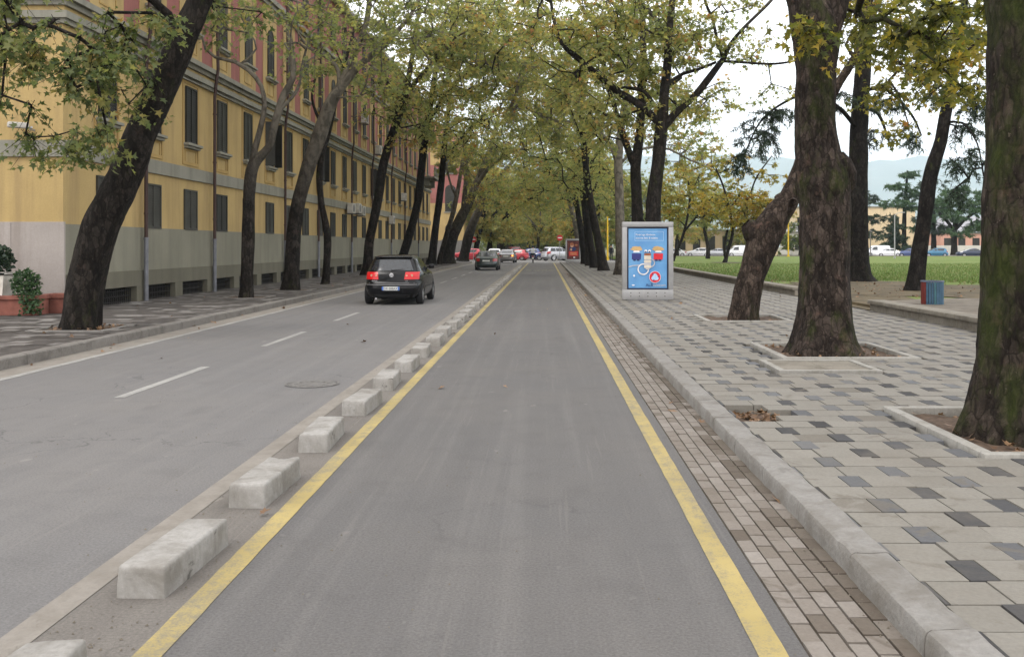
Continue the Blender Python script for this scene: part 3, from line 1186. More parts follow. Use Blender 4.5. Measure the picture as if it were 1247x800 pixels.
# manhole cover
m = MB()
m.cyl((0, 0, 0), (0, 0, 1), .30, .006, 40, 0)
n = 40
for r0, r1 in ((.31, .34), (.16, .18)):
    vs = [(r * math.cos(2 * math.pi * k / n), r * math.sin(2 * math.pi * k / n), .008) for r in (r0, r1) for k in range(n)]
    m.add(vs, [(k, (k + 1) % n, n + (k + 1) % n, n + k) for k in range(n)], 0)
for k in range(8):
    a = k * math.pi / 4 + .2
    m.box(.2 * math.cos(a) - .02, .2 * math.cos(a) + .02, .2 * math.sin(a) - .02, .2 * math.sin(a) + .02, .0065, .0095, 0)
props(m.obj('manhole_cover', 'iron', loc=(-2.95, 12.0, .001)), 'round iron manhole cover set in the grey road left of the concrete blocks', 'manhole cover')

# ---- concrete blocks
block_meshes = []
for kk in range(4):
    bm = bmesh.new()
    bmesh.ops.create_cube(bm, size=1)
    lx, ly, lz = .25, .86, .158
    for v in bm.verts:
        taper = 1 - .03 * (v.co.z + .5)
        v.co = (v.co.x * lx * taper, v.co.y * ly * (1 - .03 * (v.co.z + .5)), (v.co.z + .5) * lz)
    bmesh.ops.bevel(bm, geom=[e for e in bm.edges if max(v.co.z for v in e.verts) > .1], offset=.015, segments=2, affect='EDGES', profile=.5)
    bmesh.ops.subdivide_edges(bm, edges=[e for e in bm.edges if e.calc_length() > .08], cuts=5, use_grid_fill=True)
    bmesh.ops.triangulate(bm, faces=[f for f in bm.faces if len(f.verts) > 4])
    for v in bm.verts:
        q = Vector((v.co.x * 7 + kk * 9.1, v.co.y * 7, v.co.z * 7))
        v.co += Vector((mnoise.noise(q), mnoise.noise(q + Vector((5, 5, 5))), mnoise.noise(q * 1.7) if v.co.z > .02 else 0)) * .0045
        ch = mnoise.noise(Vector((v.co.x * 4 + kk * 3.3, v.co.y * 3, 2)))
        if v.co.z > .115 and ch > .28: v.co.z -= .05 * (ch - .28)
    me = bpy.data.meshes.new('concrete_block')
    bm.to_mesh(me)
    bm.free()
    me.materials.append(M['block_concrete'])
    me.shade_smooth()
    me.set_sharp_from_angle(angle=math.radians(45))
    block_meshes.append(me)
ORD = ['third', 'fourth', 'fifth', 'sixth', 'seventh', 'eighth', 'ninth', 'tenth', 'eleventh', 'twelfth']
for k in range(45):
    yc = 3.40 + 1.69 * k + (.06 if k == 0 else 0)
    if k == 0: lab = 'pale concrete block cut off by the bottom edge of the picture'
    elif k == 1: lab = 'nearest whole concrete block, worn with a black scuffed edge'
    elif k == 2: lab = 'concrete block second from the near end of the row, whole, with chipped corners'
    elif k < 13: lab = 'worn concrete block, %s whole one from the near end of the row' % ORD[k - 3]
    else: lab = 'small far concrete block in the closely packed far end of the row'
    o = link('concrete_block', block_meshes[k % 4], None, (-1.975 + rg.uniform(-.02, .02), yc + rg.uniform(-.04, .04), 0), (0, 0, rg.uniform(-.045, .045) + (math.pi if k % 8 >= 4 else 0)))
    props(o, lab, 'concrete block', 'concrete blocks dividing road and lane' if k < 13 else 'far concrete blocks dividing road and lane')

# ---- low seat walls, lawn, path
def seat_wall(y0, y1, label):
    root = empty('low_wall', (8.42, y0, .1), label, 'low wall', 'low concrete walls along the lawn')
    m = MB()
    m.box(-.15, .17, .01, y1 - y0 - .01, -.06, .19)
    m.obj('wall_base', 'wall_concrete', root)
    m = MB()
    y = 0
    while y < y1 - y0 - .01:
        e = min(y + 1.9, y1 - y0)
        m.bbox(-.22, .24, y + .004, e - .004, .193, .29, .018)
        y = e
    m.obj('coping', 'wall_concrete', root, smooth=True, angle=40)


seat_wall(-3.9, 24.0, 'low concrete wall with broad coping beside the striped bin')
seat_wall(31.2, 99.0, 'long low concrete wall edging the lawn behind the leaning trunk')
mb = MB()
nx, ny = 40, 40
xs = np.concatenate([np.linspace(8.64, 40, 24), np.linspace(48, 260, 17)])
ys = np.linspace(-4, 146, 41)
vs = [(x, y, .195 + (.010 * mnoise.noise(Vector((x * .12, y * .12, 0))) if x > 9 else 0)) for y in ys for x in xs]
nX = len(xs)
mb.add(vs, [(j * nX + i, j * nX + i + 1, (j + 1) * nX + i + 1, (j + 1) * nX + i) for j in range(len(ys) - 1) for i in range(nX - 1)])
struct(mb.obj('lawn', 'grass', smooth=True))


def blob(cx, cy, rx, ry, z, seed, n=60, jag=.25):
    out = []
    for k in range(n):
        a = 2 * math.pi * k / n
        q = 1 + jag * mnoise.noise(Vector((math.cos(a) * 1.5 + seed, math.sin(a) * 1.5, seed))) + .12 * mnoise.noise(Vector((math.cos(a) * 6, math.sin(a) * 6 + seed, 0)))
        out.append((cx + rx * q * math.cos(a), cy + ry * q * math.sin(a), z))
    return out


mb = MB()
mb.disc(blob(13.3, 35.0, 4.8, 6.8, .215, 2.2, 120, .5))
mb.disc(blob(17.3, 89, 1.6, 2.6, .215, 5))
sheet(mb, 8.23, 8.645, 24.0, 31.2, .135)
mb.box(8.60, 8.665, 24.003, 31.197, .0, .203)
mb.disc([(8.66, 24, .205), (10.2, 24, .205), (11.5, 31.2, .205), (8.66, 31.2, .205)])
struct(mb.obj('dirt', 'dirt'))
mb = MB()
mb.disc([(8.66, -3.9, .21), (24, -3.9, .21), (40, 8, .21), (60, 27.0, .21), (30, 29.0, .21), (16, 28.5, .21), (11.5, 28.0, .21), (9.6, 26.6, .21), (8.66, 24.2, .21)])
struct(mb.obj('path', 'gravel'))
mb = MB()
mb.box(9, 260, 146, 146.35, -.05, .30)
props(mb.obj('low_wall', 'wall_concrete'), 'thin grey wall along the far edge of the lawn before parked cars', 'low wall')
mb = MB()
sheet(mb, 9, 260, 146.4, 172, .005)
struct(mb.obj('road', 'asphalt_far'))

# grass blades on the visible lawn
n = 80000
gy = 34 + 50 * RNG.random(n) ** 1.6
gx = 8.9 + (gy * .6 - 4) * RNG.random(n)
keep = ~(((gx - 13.5) / 5.3) ** 2 + ((gy - 35) / 7.2) ** 2 < 1 + .3 * RNG.random(n))
keep &= gy > 30 + 0 * gx
gx, gy = gx[keep], gy[keep]
n = len(gx)
gp = np.stack([gx, gy, np.full(n, .185)], 1)
ang = RNG.uniform(0, 6.28, n)
wv = np.stack([np.cos(ang), np.sin(ang), np.zeros(n)], 1) * .02
tipv = RNG.normal(size=(n, 3)) * .03 + np.array([0, 0, .09]) * RNG.uniform(.7, 1.3, (n, 1))
V = np.stack([gp - wv, gp + wv, gp + tipv], 1).reshape(-1, 3)
o = link('grass_blades', fast_mesh('grass_blades', V, np.arange(3 * n).reshape(n, 3), 'blade', RNG.random(n)))
props(o, 'short green grass blades on the lawn behind the low walls', 'grass', None, 'stuff')

# fallen leaves
pos = []
def scat(n, x0, x1, y0, y1, z):
    p = np.stack([RNG.uniform(x0, x1, n), RNG.uniform(y0, y1, n), np.full(n, z) + RNG.uniform(.004, .03, n)], 1)
    pos.append(p)
scat(85, HOLE[0] + .03, HOLE[1] - .03, HOLE[2] + .03, HOLE[3] - .03, .055)
scat(90, 3.52, 5.3, 7.4, 9.3, .085)
scat(90, 3.55, 5.3, 13.7, 15.6, .10)
scat(22, 3.62, 5.3, 20.4, 22.2, .105)
scat(40, -9.6, -8.4, 17.8, 19.1, .16)
scat(400, 8.8, 19, 28, 43, .215)
scat(420, 9, 32, 40, 80, .215)
scat(26, 1.3, 1.6, 6, 60, .005)
scat(26, 1.9, 8.1, 4, 40, .122)
scat(18, -2.2, -1.8, 6, 40, .004)
scat(14, -7, 1, 4, 45, .004)
scat(60, -11.5, -7.9, 8, 60, .165)
scat(45, -7.65, -7.25, 4, 70, .004)
pos = np.vstack(pos)
n = len(pos)
dv = RNG.normal(size=(n, 3)); dv[:, 2] *= .2
nv_ = RNG.normal(size=(n, 3)) * .4 + np.array([0, 0, 1.])
V, Fq, T = leaf_arrays(pos, dv, nv_, RNG.uniform(.045, .12, n), RNG.random(n), 'plane', RNG)
o = link('fallen_leaves', fast_mesh('fallen_leaves', V, Fq, 'leaf_dead', T))
props(o, 'dry brown fallen leaves scattered over paving, pits, gutter and lawn', 'leaves', None, 'stuff')

n = 2600
gp = np.vstack([np.stack([RNG.uniform(-2.27, -1.78, 900), 2.5 + 30 * RNG.random(900) ** 1.7, np.full(900, .002)], 1),
                np.stack([RNG.normal(1.57, .05, 1000), 2.5 + 34 * RNG.random(1000) ** 1.6, np.full(1000, .005)], 1),
                np.stack([RNG.uniform(-7, 1.1, 700), 2.5 + 26 * RNG.random(700) ** 1.5, np.full(700, .002)], 1)])
gp = gp[(gp[:, 0] < 1.61)]
n = len(gp)
r = RNG.uniform(.0025, .0085, (n, 1))
cx_ = [(-1, -.8, 0), (1, -.9, 0), (.2, 1, 0), (.1, 0, 1.1)]
V = np.stack([gp + r * np.array(q) * RNG.uniform(.6, 1.3, (n, 3)) for q in cx_], 1).reshape(-1, 3)
b = np.arange(n)[:, None] * 4
Fq = np.concatenate([b + np.array([[0, 1, 3]]), b + np.array([[1, 2, 3]]), b + np.array([[2, 0, 3]])])
o = link('grit', fast_mesh('grit', V, Fq, 'gravel'))
props(o, 'loose grit and small stones along the blocks and the gutter', 'grit', None, 'stuff')

# mountains
MS = 2.5
xs = np.linspace(-2500, 3600, 120)
vs, fs = [], []
for j, (yy, hs) in enumerate(((2600, 0), (2900, .42), (3200, .78), (3500, 1.0), (3900, .8), (4300, 0))):
    for x in xs:
        hgt = 330 + 34 * mnoise.noise(Vector((x * .0011, 1.3, 0))) + 26 * mnoise.noise(Vector((x * .004, 4, 0))) + 14 * mnoise.noise(Vector((x * .011, 7, j * .3))) + (x - 1200) * .004
        hgt *= 1 + .12 * mnoise.noise(Vector((x * .006, j * 1.7, 3))) * (1 if hs < 1 else 0)
        vs.append((x * MS, yy * MS, -1 * (hs == 0) + hgt * hs * MS))
nX = len(xs)
fs = [(j * nX + i, j * nX + i + 1, (j + 1) * nX + i + 1, (j + 1) * nX + i) for j in range(5) for i in range(nX - 1)]
mb = MB()
mb.add(vs, fs)
struct(mb.obj('mountains', 'mountain', smooth=True))

# haze
HAZE = True
if HAZE:
    t = NT('haze')
    pv = t.n('ShaderNodeVolumePrincipled')
    pv.inputs['Color'].default_value = (.74, .885, 1, 1)
    pv.inputs['Density'].default_value = .00013
    pv.inputs['Anisotropy'].default_value = 0
    t.t.links.new(pv.outputs[0], t.out.inputs['Volume'])
    M['haze'] = t.m
    t.m.cycles.homogeneous_volume = True if hasattr(t.m, 'cycles') and hasattr(t.m.cycles, 'homogeneous_volume') else True
    mb = MB()
    mb.box(-12600, 12600, -100, 13100, -1.2, 1000)
    o = mb.obj('haze', 'haze')
    o['kind'] = 'stuff'
# ------------------------------------------------------------------ the long yellow and red building
XF, YB0, YB1 = -11.85, 23.25, 98.0
bld = empty('apartment_building', (XF, YB0, .08), 'long apartment building, yellow below and red above, along the left pavement', 'building')
BX, BY, BZ = XF, YB0, .08


def bpart(mb, name, mats, **kw):
    return mb.obj(name, mats, bld, **kw)


def storey(name, z0, z1, mat, proud=0., front=True):
    m = MB()
    m.box(-15, proud, -proud, YB1 - YB0, z0 - BZ, z1 - BZ)
    return bpart(m, name, mat)


m = MB(); m.box(-15, .05, .02, YB1 - YB0, 1.052 - BZ, 2.30 - BZ); bpart(m, 'plinth', 'plinth_render')
# lower plinth with gaps left for the basement grilles
GW = [(25.0 + 2.85 * k, 27.25 + 2.85 * k) for k in range(25)]
m = MB()
y = YB0 + .02
for a, b in GW:
    m.box(-.4, .09, y - BY, a - BY, 0, .52)
    y = b
m.box(-.4, .09, y - BY, YB1 - BY, 0, .52)
m.box(-.4, .09, .02, YB1 - BY, .523, .97)
bpart(m, 'plinth', 'plinth_dark')
m = MB(); m.box(-15, -.36, .3, YB1 - BY - .1, 0, .97); bpart(m, 'basement_wall', 'dark_hole')
m = MB(); m.box(-15, .052, -.05, .018, 0, 2.35 - BZ)
for k in range(12): m.box(-1.25 * k - 1.25 + .006, -1.25 * k + (.056 if k == 0 else -.006), -.062, -.052, .03, 2.33 - BZ)
bpart(m, 'plinth', 'travertine')
storey('wall', 2.302, 3.95, 'yellow_wall')
storey('string_course', 3.952, 4.36, 'stone_trim', .07)
storey('wall', 4.362, 7.22, 'yellow_wall')
storey('cornice', 7.222, 7.34, 'stone_trim', .10)
storey('cornice', 7.342, 7.52, 'stone_trim', .17)
storey('wall', 7.522, 7.66, 'yellow_wall', .05)
storey('cornice', 7.662, 7.80, 'stone_trim', .14)
storey('cornice', 7.802, 7.96, 'stone_trim', .26)
storey('wall', 7.962, 12.0, 'red_wall')
storey('cornice', 12.002, 12.16, 'stone_trim', .12)
storey('cornice', 12.162, 12.36, 'stone_trim', .24)
storey('wall', 12.362, 15.4, 'red_wall')
storey('cornice', 15.402, 15.6, 'stone_trim', .5)
m = MB()
m.add([(-15.4, -.5, 15.53), (.5, -.5, 15.53), (.5, 75, 15.53), (-15.4, 75, 15.53), (-7.5, 6, 18.2), (-7.5, 68, 18.2)], [(0, 1, 4), (1, 2, 5, 4), (2, 3, 5), (3, 0, 4, 5)])
bpart(m, 'roof', 'roof_tile')


def slats(m, y0, y1, z0, z1, x, mi=0, n=None):
    n = n or int((z1 - z0) / .075)
    for i in range(n):
        z = z0 + (z1 - z0) * (i + .5) / n
        h = (z1 - z0) / n * .42
        m.add([(x, y0, z + h * .9), (x, y1, z + h * .9), (x + .022, y1, z - h), (x + .022, y0, z - h)], [(0, 1, 2, 3)], mi)


def frame(m, y0, y1, z0, z1, x0, x1, w, mi=0, mid=True):
    m.box(x0, x1, y0, y1, z0, z0 + w, mi)
    m.box(x0, x1, y0, y1, z1 - w, z1, mi)
    m.box(x0, x1, y0, y0 + w, z0 + w, z1 - w, mi)
    m.box(x0, x1, y1 - w, y1, z0 + w, z1 - w, mi)
    if mid: m.box(x0, x1, (y0 + y1) / 2 - w * .7, (y0 + y1) / 2 + w * .7, z0 + w, z1 - w, mi)


def shutter_mesh(wd, ht, arch=False):
    m = MB()
    hw = wd / 2
    if arch:
        a = ht - hw
        poly = [(-hw, 0), (hw, 0)] + [(hw * math.cos(t), a + hw * math.sin(t)) for t in np.linspace(0, math.pi, 13)]
        m.prism_x(poly, .004, .03)
        frame(m, -hw, hw, 0, a, .031, .055, .05)
        slats(m, -hw + .05, hw - .05, .05, a - .05, .032)
        n = 9
        for k in range(n):
            t0, t1 = math.pi * k / n, math.pi * (k + 1) / n
            q = [(hw * math.cos(t0), a + hw * math.sin(t0)), (hw * math.cos(t1), a + hw * math.sin(t1)), ((hw - .06) * math.cos(t1), a + (hw - .06) * math.sin(t1)), ((hw - .06) * math.cos(t0), a + (hw - .06) * math.sin(t0))]
            m.prism_x(q, .031, .052)
    else:
        m.box(.004, .02, -hw, hw, 0, ht)
        frame(m, -hw, hw, 0, ht, .021, .062, .06)
        slats(m, -hw + .06, hw - .06, .06, ht - .06, .022)
    return m


def sill_mesh(wd):
    m = MB()
    m.bbox(.002, .20, -wd / 2 - .16, wd / 2 + .16, -.09, -.002, .012)
    m.bbox(.002, .13, -wd / 2 - .10, wd / 2 + .10, -.17, -.092, .01)
    return m.mesh('sill', 'stone_trim')


SH_LOW = shutter_mesh(1.12, 1.35).mesh('window', 'shutter_grey')
SH_TALL = shutter_mesh(.98, 1.88).mesh('window', 'shutter')
SH_ARCH = shutter_mesh(.86, 2.1, True).mesh('window', 'shutter')
m = MB(); m.box(.004, .02, -.49, .49, 0, 1.88, 1); frame(m, -.49, .49, 0, 1.88, .021, .05, .06); m.box(.021, .04, -.43, .43, 1.25, 1.3)
OPEN_TALL = m.mesh('window', ['shutter', 'window_glass'])
m = MB(); frame(m, -.25, .25, 0, 1.86, 0, .035, .05, 0, False); slats(m, -.2, .2, .05, 1.81, .006); m.box(.002, .006, -.2, .2, .05, 1.81)
LEAF = m.mesh('shutter', 'shutter')
SILL = sill_mesh(1.0)
m = MB()
frame(m, -.72, .72, -.72, 2.08, .002, .028, .11, 0, False)
m.box(.002, .10, -.8, .8, 2.11, 2.19)
frame(m, -.5, .5, -.66, -.2, .002, .022, .05, 0, False)
SUR_T = m.mesh('surround', 'yellow_trim')
m = MB()
hw = .98
m.box(.002, .03, -hw, hw, -.95, 3.05)
SUR_R = m.mesh('surround', 'yellow_wall')
m = MB()
frame(m, -.5, .5, -.75, -.2, .031, .05, .05, 0, False)
SUR_R2 = m.mesh('panel', 'yellow_trim')
m = MB()
for i in range(3): m.box(-.06, -.03, -1.12, 1.12, .08 + .15 * i, .11 + .15 * i)
for i in range(19): m.box(-.05, -.035, -1.1 + .122 * i, -1.08 + .122 * i, .02, .45)
m.box(-.3, -.2, -1.12, 1.12, .0, .48)
GRL = m.mesh('basement_grille', 'grille')
rw = random.Random(4)
for k in range(24):
    yc = 25.55 + 3.03 * k
    if yc > YB1 - 1: break
    o = link('window', SH_LOW, bld, (.0, yc - BY - .05, 2.28 - BZ))
    isopen = k in (5, 8, 13)
    o = link('window', OPEN_TALL if isopen else SH_TALL, bld, (0.0, yc - BY, 5.16 - BZ))
    link('sill', SILL, o)
    link('surround', SUR_T, o)
    if isopen:
        for sgn, a in ((-1, -1.15), (1, 1.15)):
            link('shutter', LEAF, o, (.06 + .1, sgn * (.49 + .12), .01), (0, 0, a + (math.pi if sgn < 0 else 0) * 0))
    o = link('window', SH_ARCH, bld, (.032, yc - BY, 8.95 - BZ))
    s_ = link('surround', SUR_R, o, (-.031, 0, 0))
    link('sill', SILL, o)
    link('panel', SUR_R2, o, (-.03, 0, 0))
    o = link('window', SH_TALL, bld, (.0, yc - BY, 12.9 - BZ))
    link('sill', SILL, o)
for a, b in GW:
    link('basement_grille', GRL, bld, (-.05, (a + b) / 2 - BY, .02))
for yp in (27.65, 33.4, 42.5, 48.8, 57.2, 64.0, 72.0, 79.0, 87.5):
    m = MB()
    m.tube([(.19, 0, 1.9), (.19, 0, 6.9), (.26, 0, 7.6), (.31, 0, 7.9), (.29, 0, 9), (.29, 0, 12.0), (.29, 0, 15.2)], .055, 10, 0)
    for z in (2.6, 4.6, 6.3, 9.5, 11.3): m.cyl((.19, 0, z), (0, 0, 1), .07, .05, 10, 0)
    o = link('drainpipe', m.mesh('drainpipe', 'pipe_brown', smooth=True, angle=40), bld, (0, yp - BY, 0))
    m = MB()
    m.tube([(.19, 0, .06), (.19, 0, 1.9)], .066, 10)
    m.cyl((.19, 0, 1.86), (0, 0, 1), .08, .07, 10)
    link('pipe_sleeve', m.mesh('pipe_sleeve', 'pipe_grey', smooth=True, angle=40), o)
# far projecting bay with a balcony
m = MB()
m.box(.28, 1.7, 64, 69, 7.97, 8.12); m.box(1.62, 1.7, 64, 69, 8.92, 9.02)
for i in range(20): m.box(1.64, 1.68, 64 + i * .26, 64.1 + i * .26, 8.12, 8.92)
m.box(.28, 1.2, 64.4, 64.8, 7.3, 7.968); m.box(.28, 1.2, 68.2, 68.6, 7.3, 7.968)
bpart(m, 'balcony', 'stone_trim')

# air conditioners on the facade
for u, v, lab in ((421, 254, 'white air conditioner below a tall shuttered window, left one of a neighbouring trio'), (429, 254, 'white air conditioner, middle one of a neighbouring trio on the yellow wall'), (434, 257, 'white air conditioner, right one of a neighbouring trio on the yellow wall'),
                  (472, 268, 'white air conditioner low on the yellow wall between two leaning trunks'), (487, 240, 'white air conditioner high on the yellow wall right of the trio'),
                  (438, 145, 'white air conditioner on the red storey near the foliage'), (455, 183, 'small white air conditioner low on the red storey')):
    Y = XF * F / (u - U0)
    z = H + (V0 - v) * Y / F
    root = empty('air_conditioner', (XF + .05, Y, z), lab, 'air conditioner', 'air conditioners on the yellow and red building')
    m = MB(); m.bbox(.12, .46, -.42, .42, -.3, .3, .03); m.obj('case', 'ac_white', root)
    m = MB(); m.cyl((.461, -.1, 0), (1, 0, 0), .23, .012, 20); m.obj('fan_grille', 'grey_plastic', root)
    m = MB(); m.box(.0, .45, -.36, -.32, -.36, -.305); m.box(.0, .45, .32, .36, -.36, -.305); m.obj('bracket', 'iron', root)

# camera on the side wall
root = empty('security_camera', (XF - .7, YB0 - .02, 4.5), 'small pale security camera on the yellow side wall above the grey band', 'camera')
m = MB(); m.bbox(-.09, .09, -.62, -.16, .06, .2, .03); m.obj('housing', 'ac_white', root, rot=(0, 0, -.9), loc=(.1, -.1, .05))
m = MB(); m.tube([(0, 0, .1), (0, -.2, .1), (.1, -.3, .14)], .025, 8); m.obj('bracket', 'steel_grey', root)

# ------------------------------------------------------------------ planters on the left
def planter(loc, L_, W_, lab, rot=0):
    root = empty('planter', loc, lab, 'planter', None, rot)
    m = MB()
    prof = [(-W_ / 2, 0), (-W_ / 2, .40)]
    m.bbox(-L_ / 2, L_ / 2, -W_ / 2, W_ / 2, 0, .36, .015)
    m.obj('trough', 'terracotta', root)
    m = MB()
    for (a, b, c, d) in ((-L_ / 2 - .04, L_ / 2 + .04, -W_ / 2 - .04, -W_ / 2 + .04), (-L_ / 2 - .04, L_ / 2 + .04, W_ / 2 - .04, W_ / 2 + .04), (-L_ / 2 - .04, -L_ / 2 + .04, -W_ / 2 + .043, W_ / 2 - .043), (L_ / 2 - .04, L_ / 2 + .04, -W_ / 2 + .043, W_ / 2 - .043)):
        m.bbox(a, b, c, d, .362, .46, .012)
    m.obj('rim', 'terracotta', root)
    m = MB(); m.box(-L_ / 2 + .042, L_ / 2 - .042, -W_ / 2 + .042, W_ / 2 - .042, .362, .42); m.obj('soil', 'soil', root)
    return root


planter((-12.6, 21.95, .16), 1.85, .6, 'long terracotta trough holding ivy and a white pot beside the pale plinth')
planter((-11.55, 22.6, .16), .62, .5, 'short terracotta trough at the corner of the yellow building')
root = empty('flower_pot', (-12.75, 21.98, .58), 'square white pot with a dark bush standing in the terracotta trough', 'flower pot')
m = MB()
m.add([(-.24, -.2, 0), (.24, -.2, 0), (.24, .2, 0), (-.24, .2, 0), (-.3, -.25, .5), (.3, -.25, .5), (.3, .25, .5), (-.3, .25, .5)], [(0, 1, 5, 4), (1, 2, 6, 5), (2, 3, 7, 6), (3, 0, 4, 7), (0, 3, 2, 1), (4, 5, 6, 7)])
m.obj('pot', 'pot_white', root)
m = MB(); frame(m, -.27, .27, .5, .57, -.32, .32, .02, 0, False); m.box(-.32, .32, -.27, .27, .502, .56); m.obj('rim', 'pot_white', root)


def shrub(name, lab, cat, c, r, n, size, mat, kind, seed, tint=(.4, .25), hang=None):
    rng = np.random.default_rng(seed)
    q = rng.normal(size=(n, 3)); q = unit(q) * (rng.random((n, 1)) ** .4) * np.array(r)
    pos = np.array(c) + q
    if hang is not None: pos = np.vstack([pos, hang(rng)])
    nn = len(pos)
    d = unit(np.vstack([q, rng.normal(size=(nn - n, 3))])) + rng.normal(size=(nn, 3)) * .5
    V, Fq, T = leaf_arrays(pos, d, rng.normal(size=(nn, 3)) + np.array([0, -.4, .8]), rng.uniform(.6, 1.2, nn) * size, np.clip(rng.normal(tint[0], tint[1], nn), 0, 1), kind, rng)
    root = empty(name, (c[0], c[1], c[2] - r[2]), lab, cat)
    link('foliage', fast_mesh('foliage', V - np.array((c[0], c[1], c[2] - r[2])), Fq, mat, T), root)
    m = MB()
    for k in range(7):
        a = rng.uniform(0, 6.28)
        m.tube([(0, 0, -.02), (r[0] * .3 * math.cos(a), r[1] * .3 * math.sin(a), r[2] * .6), (r[0] * .7 * math.cos(a), r[1] * .7 * math.sin(a), r[2] * 1.3)], [.016, .012, .006], 5)
    m.obj('stem', 'bark_black', root)
    return root


shrub('shrub', 'dark green bush growing out of the white pot', 'shrub', (-12.8, 21.98, 1.42), (.42, .36, .34), 900, .10, 'needle', 'oval', 3)
shrub('ivy_plant', 'green ivy spilling over the front of the terracotta trough', 'plant', (-12.0, 21.85, .88), (.33, .26, .34), 700, .085, 'ivy', 'plane', 5,
      hang=lambda r: np.stack([r.uniform(-11.95, -11.55, 330) + 0, r.uniform(21.45, 21.75, 330), r.uniform(.2, .72, 330)], 1))

# ------------------------------------------------------------------ advertising displays
def display(loc, rot, lab, poster_fn):
    root = empty('advertising_display', loc, lab, 'advertising display', None, rot)
    W_, T_, Hh = 1.53, .22, 2.36
    ow, z0, z1 = .62, .33, 2.21
    m = MB()
    m.bbox(-W_ / 2, -ow, -T_ / 2, T_ / 2, z0 + .002, z1 - .002, .012)
    m.bbox(ow, W_ / 2, -T_ / 2, T_ / 2, z0 + .002, z1 - .002, .012)
    m.bbox(-W_ / 2, W_ / 2, -T_ / 2, T_ / 2, z1, Hh, .012)
    m.bbox(-W_ / 2, W_ / 2, -T_ / 2, T_ / 2, .03, z0, .012)
    m.box(-.6, .6, -.08, .08, -.06, .03)
    m.obj('frame', 'steel_grey', root, smooth=True, angle=35)
    m = MB()
    for zz in (.235, .135):
        for i in range(5): m.cyl((-.51 + .255 * i, -T_ / 2 - .006, zz), (0, 1, 0), .018, .02, 12)
    m.obj('bolt', 'iron', root)
    m = MB(); m.box(-ow + .003, ow - .003, -.05, .05, z0 + .003, z1 - .003); m.obj('back_panel', 'steel_dark', root)
    poster_fn(root, -.056, z0, z1)
    return root


def ringpoly(cx, cz, r0, r1, a0, a1, n=24):
    A = np.linspace(a0, a1, n)
    return [(cx + r1 * math.cos(t), cz + r1 * math.sin(t)) for t in A] + [(cx + r0 * math.cos(t), cz + r0 * math.sin(t)) for t in A[::-1]]


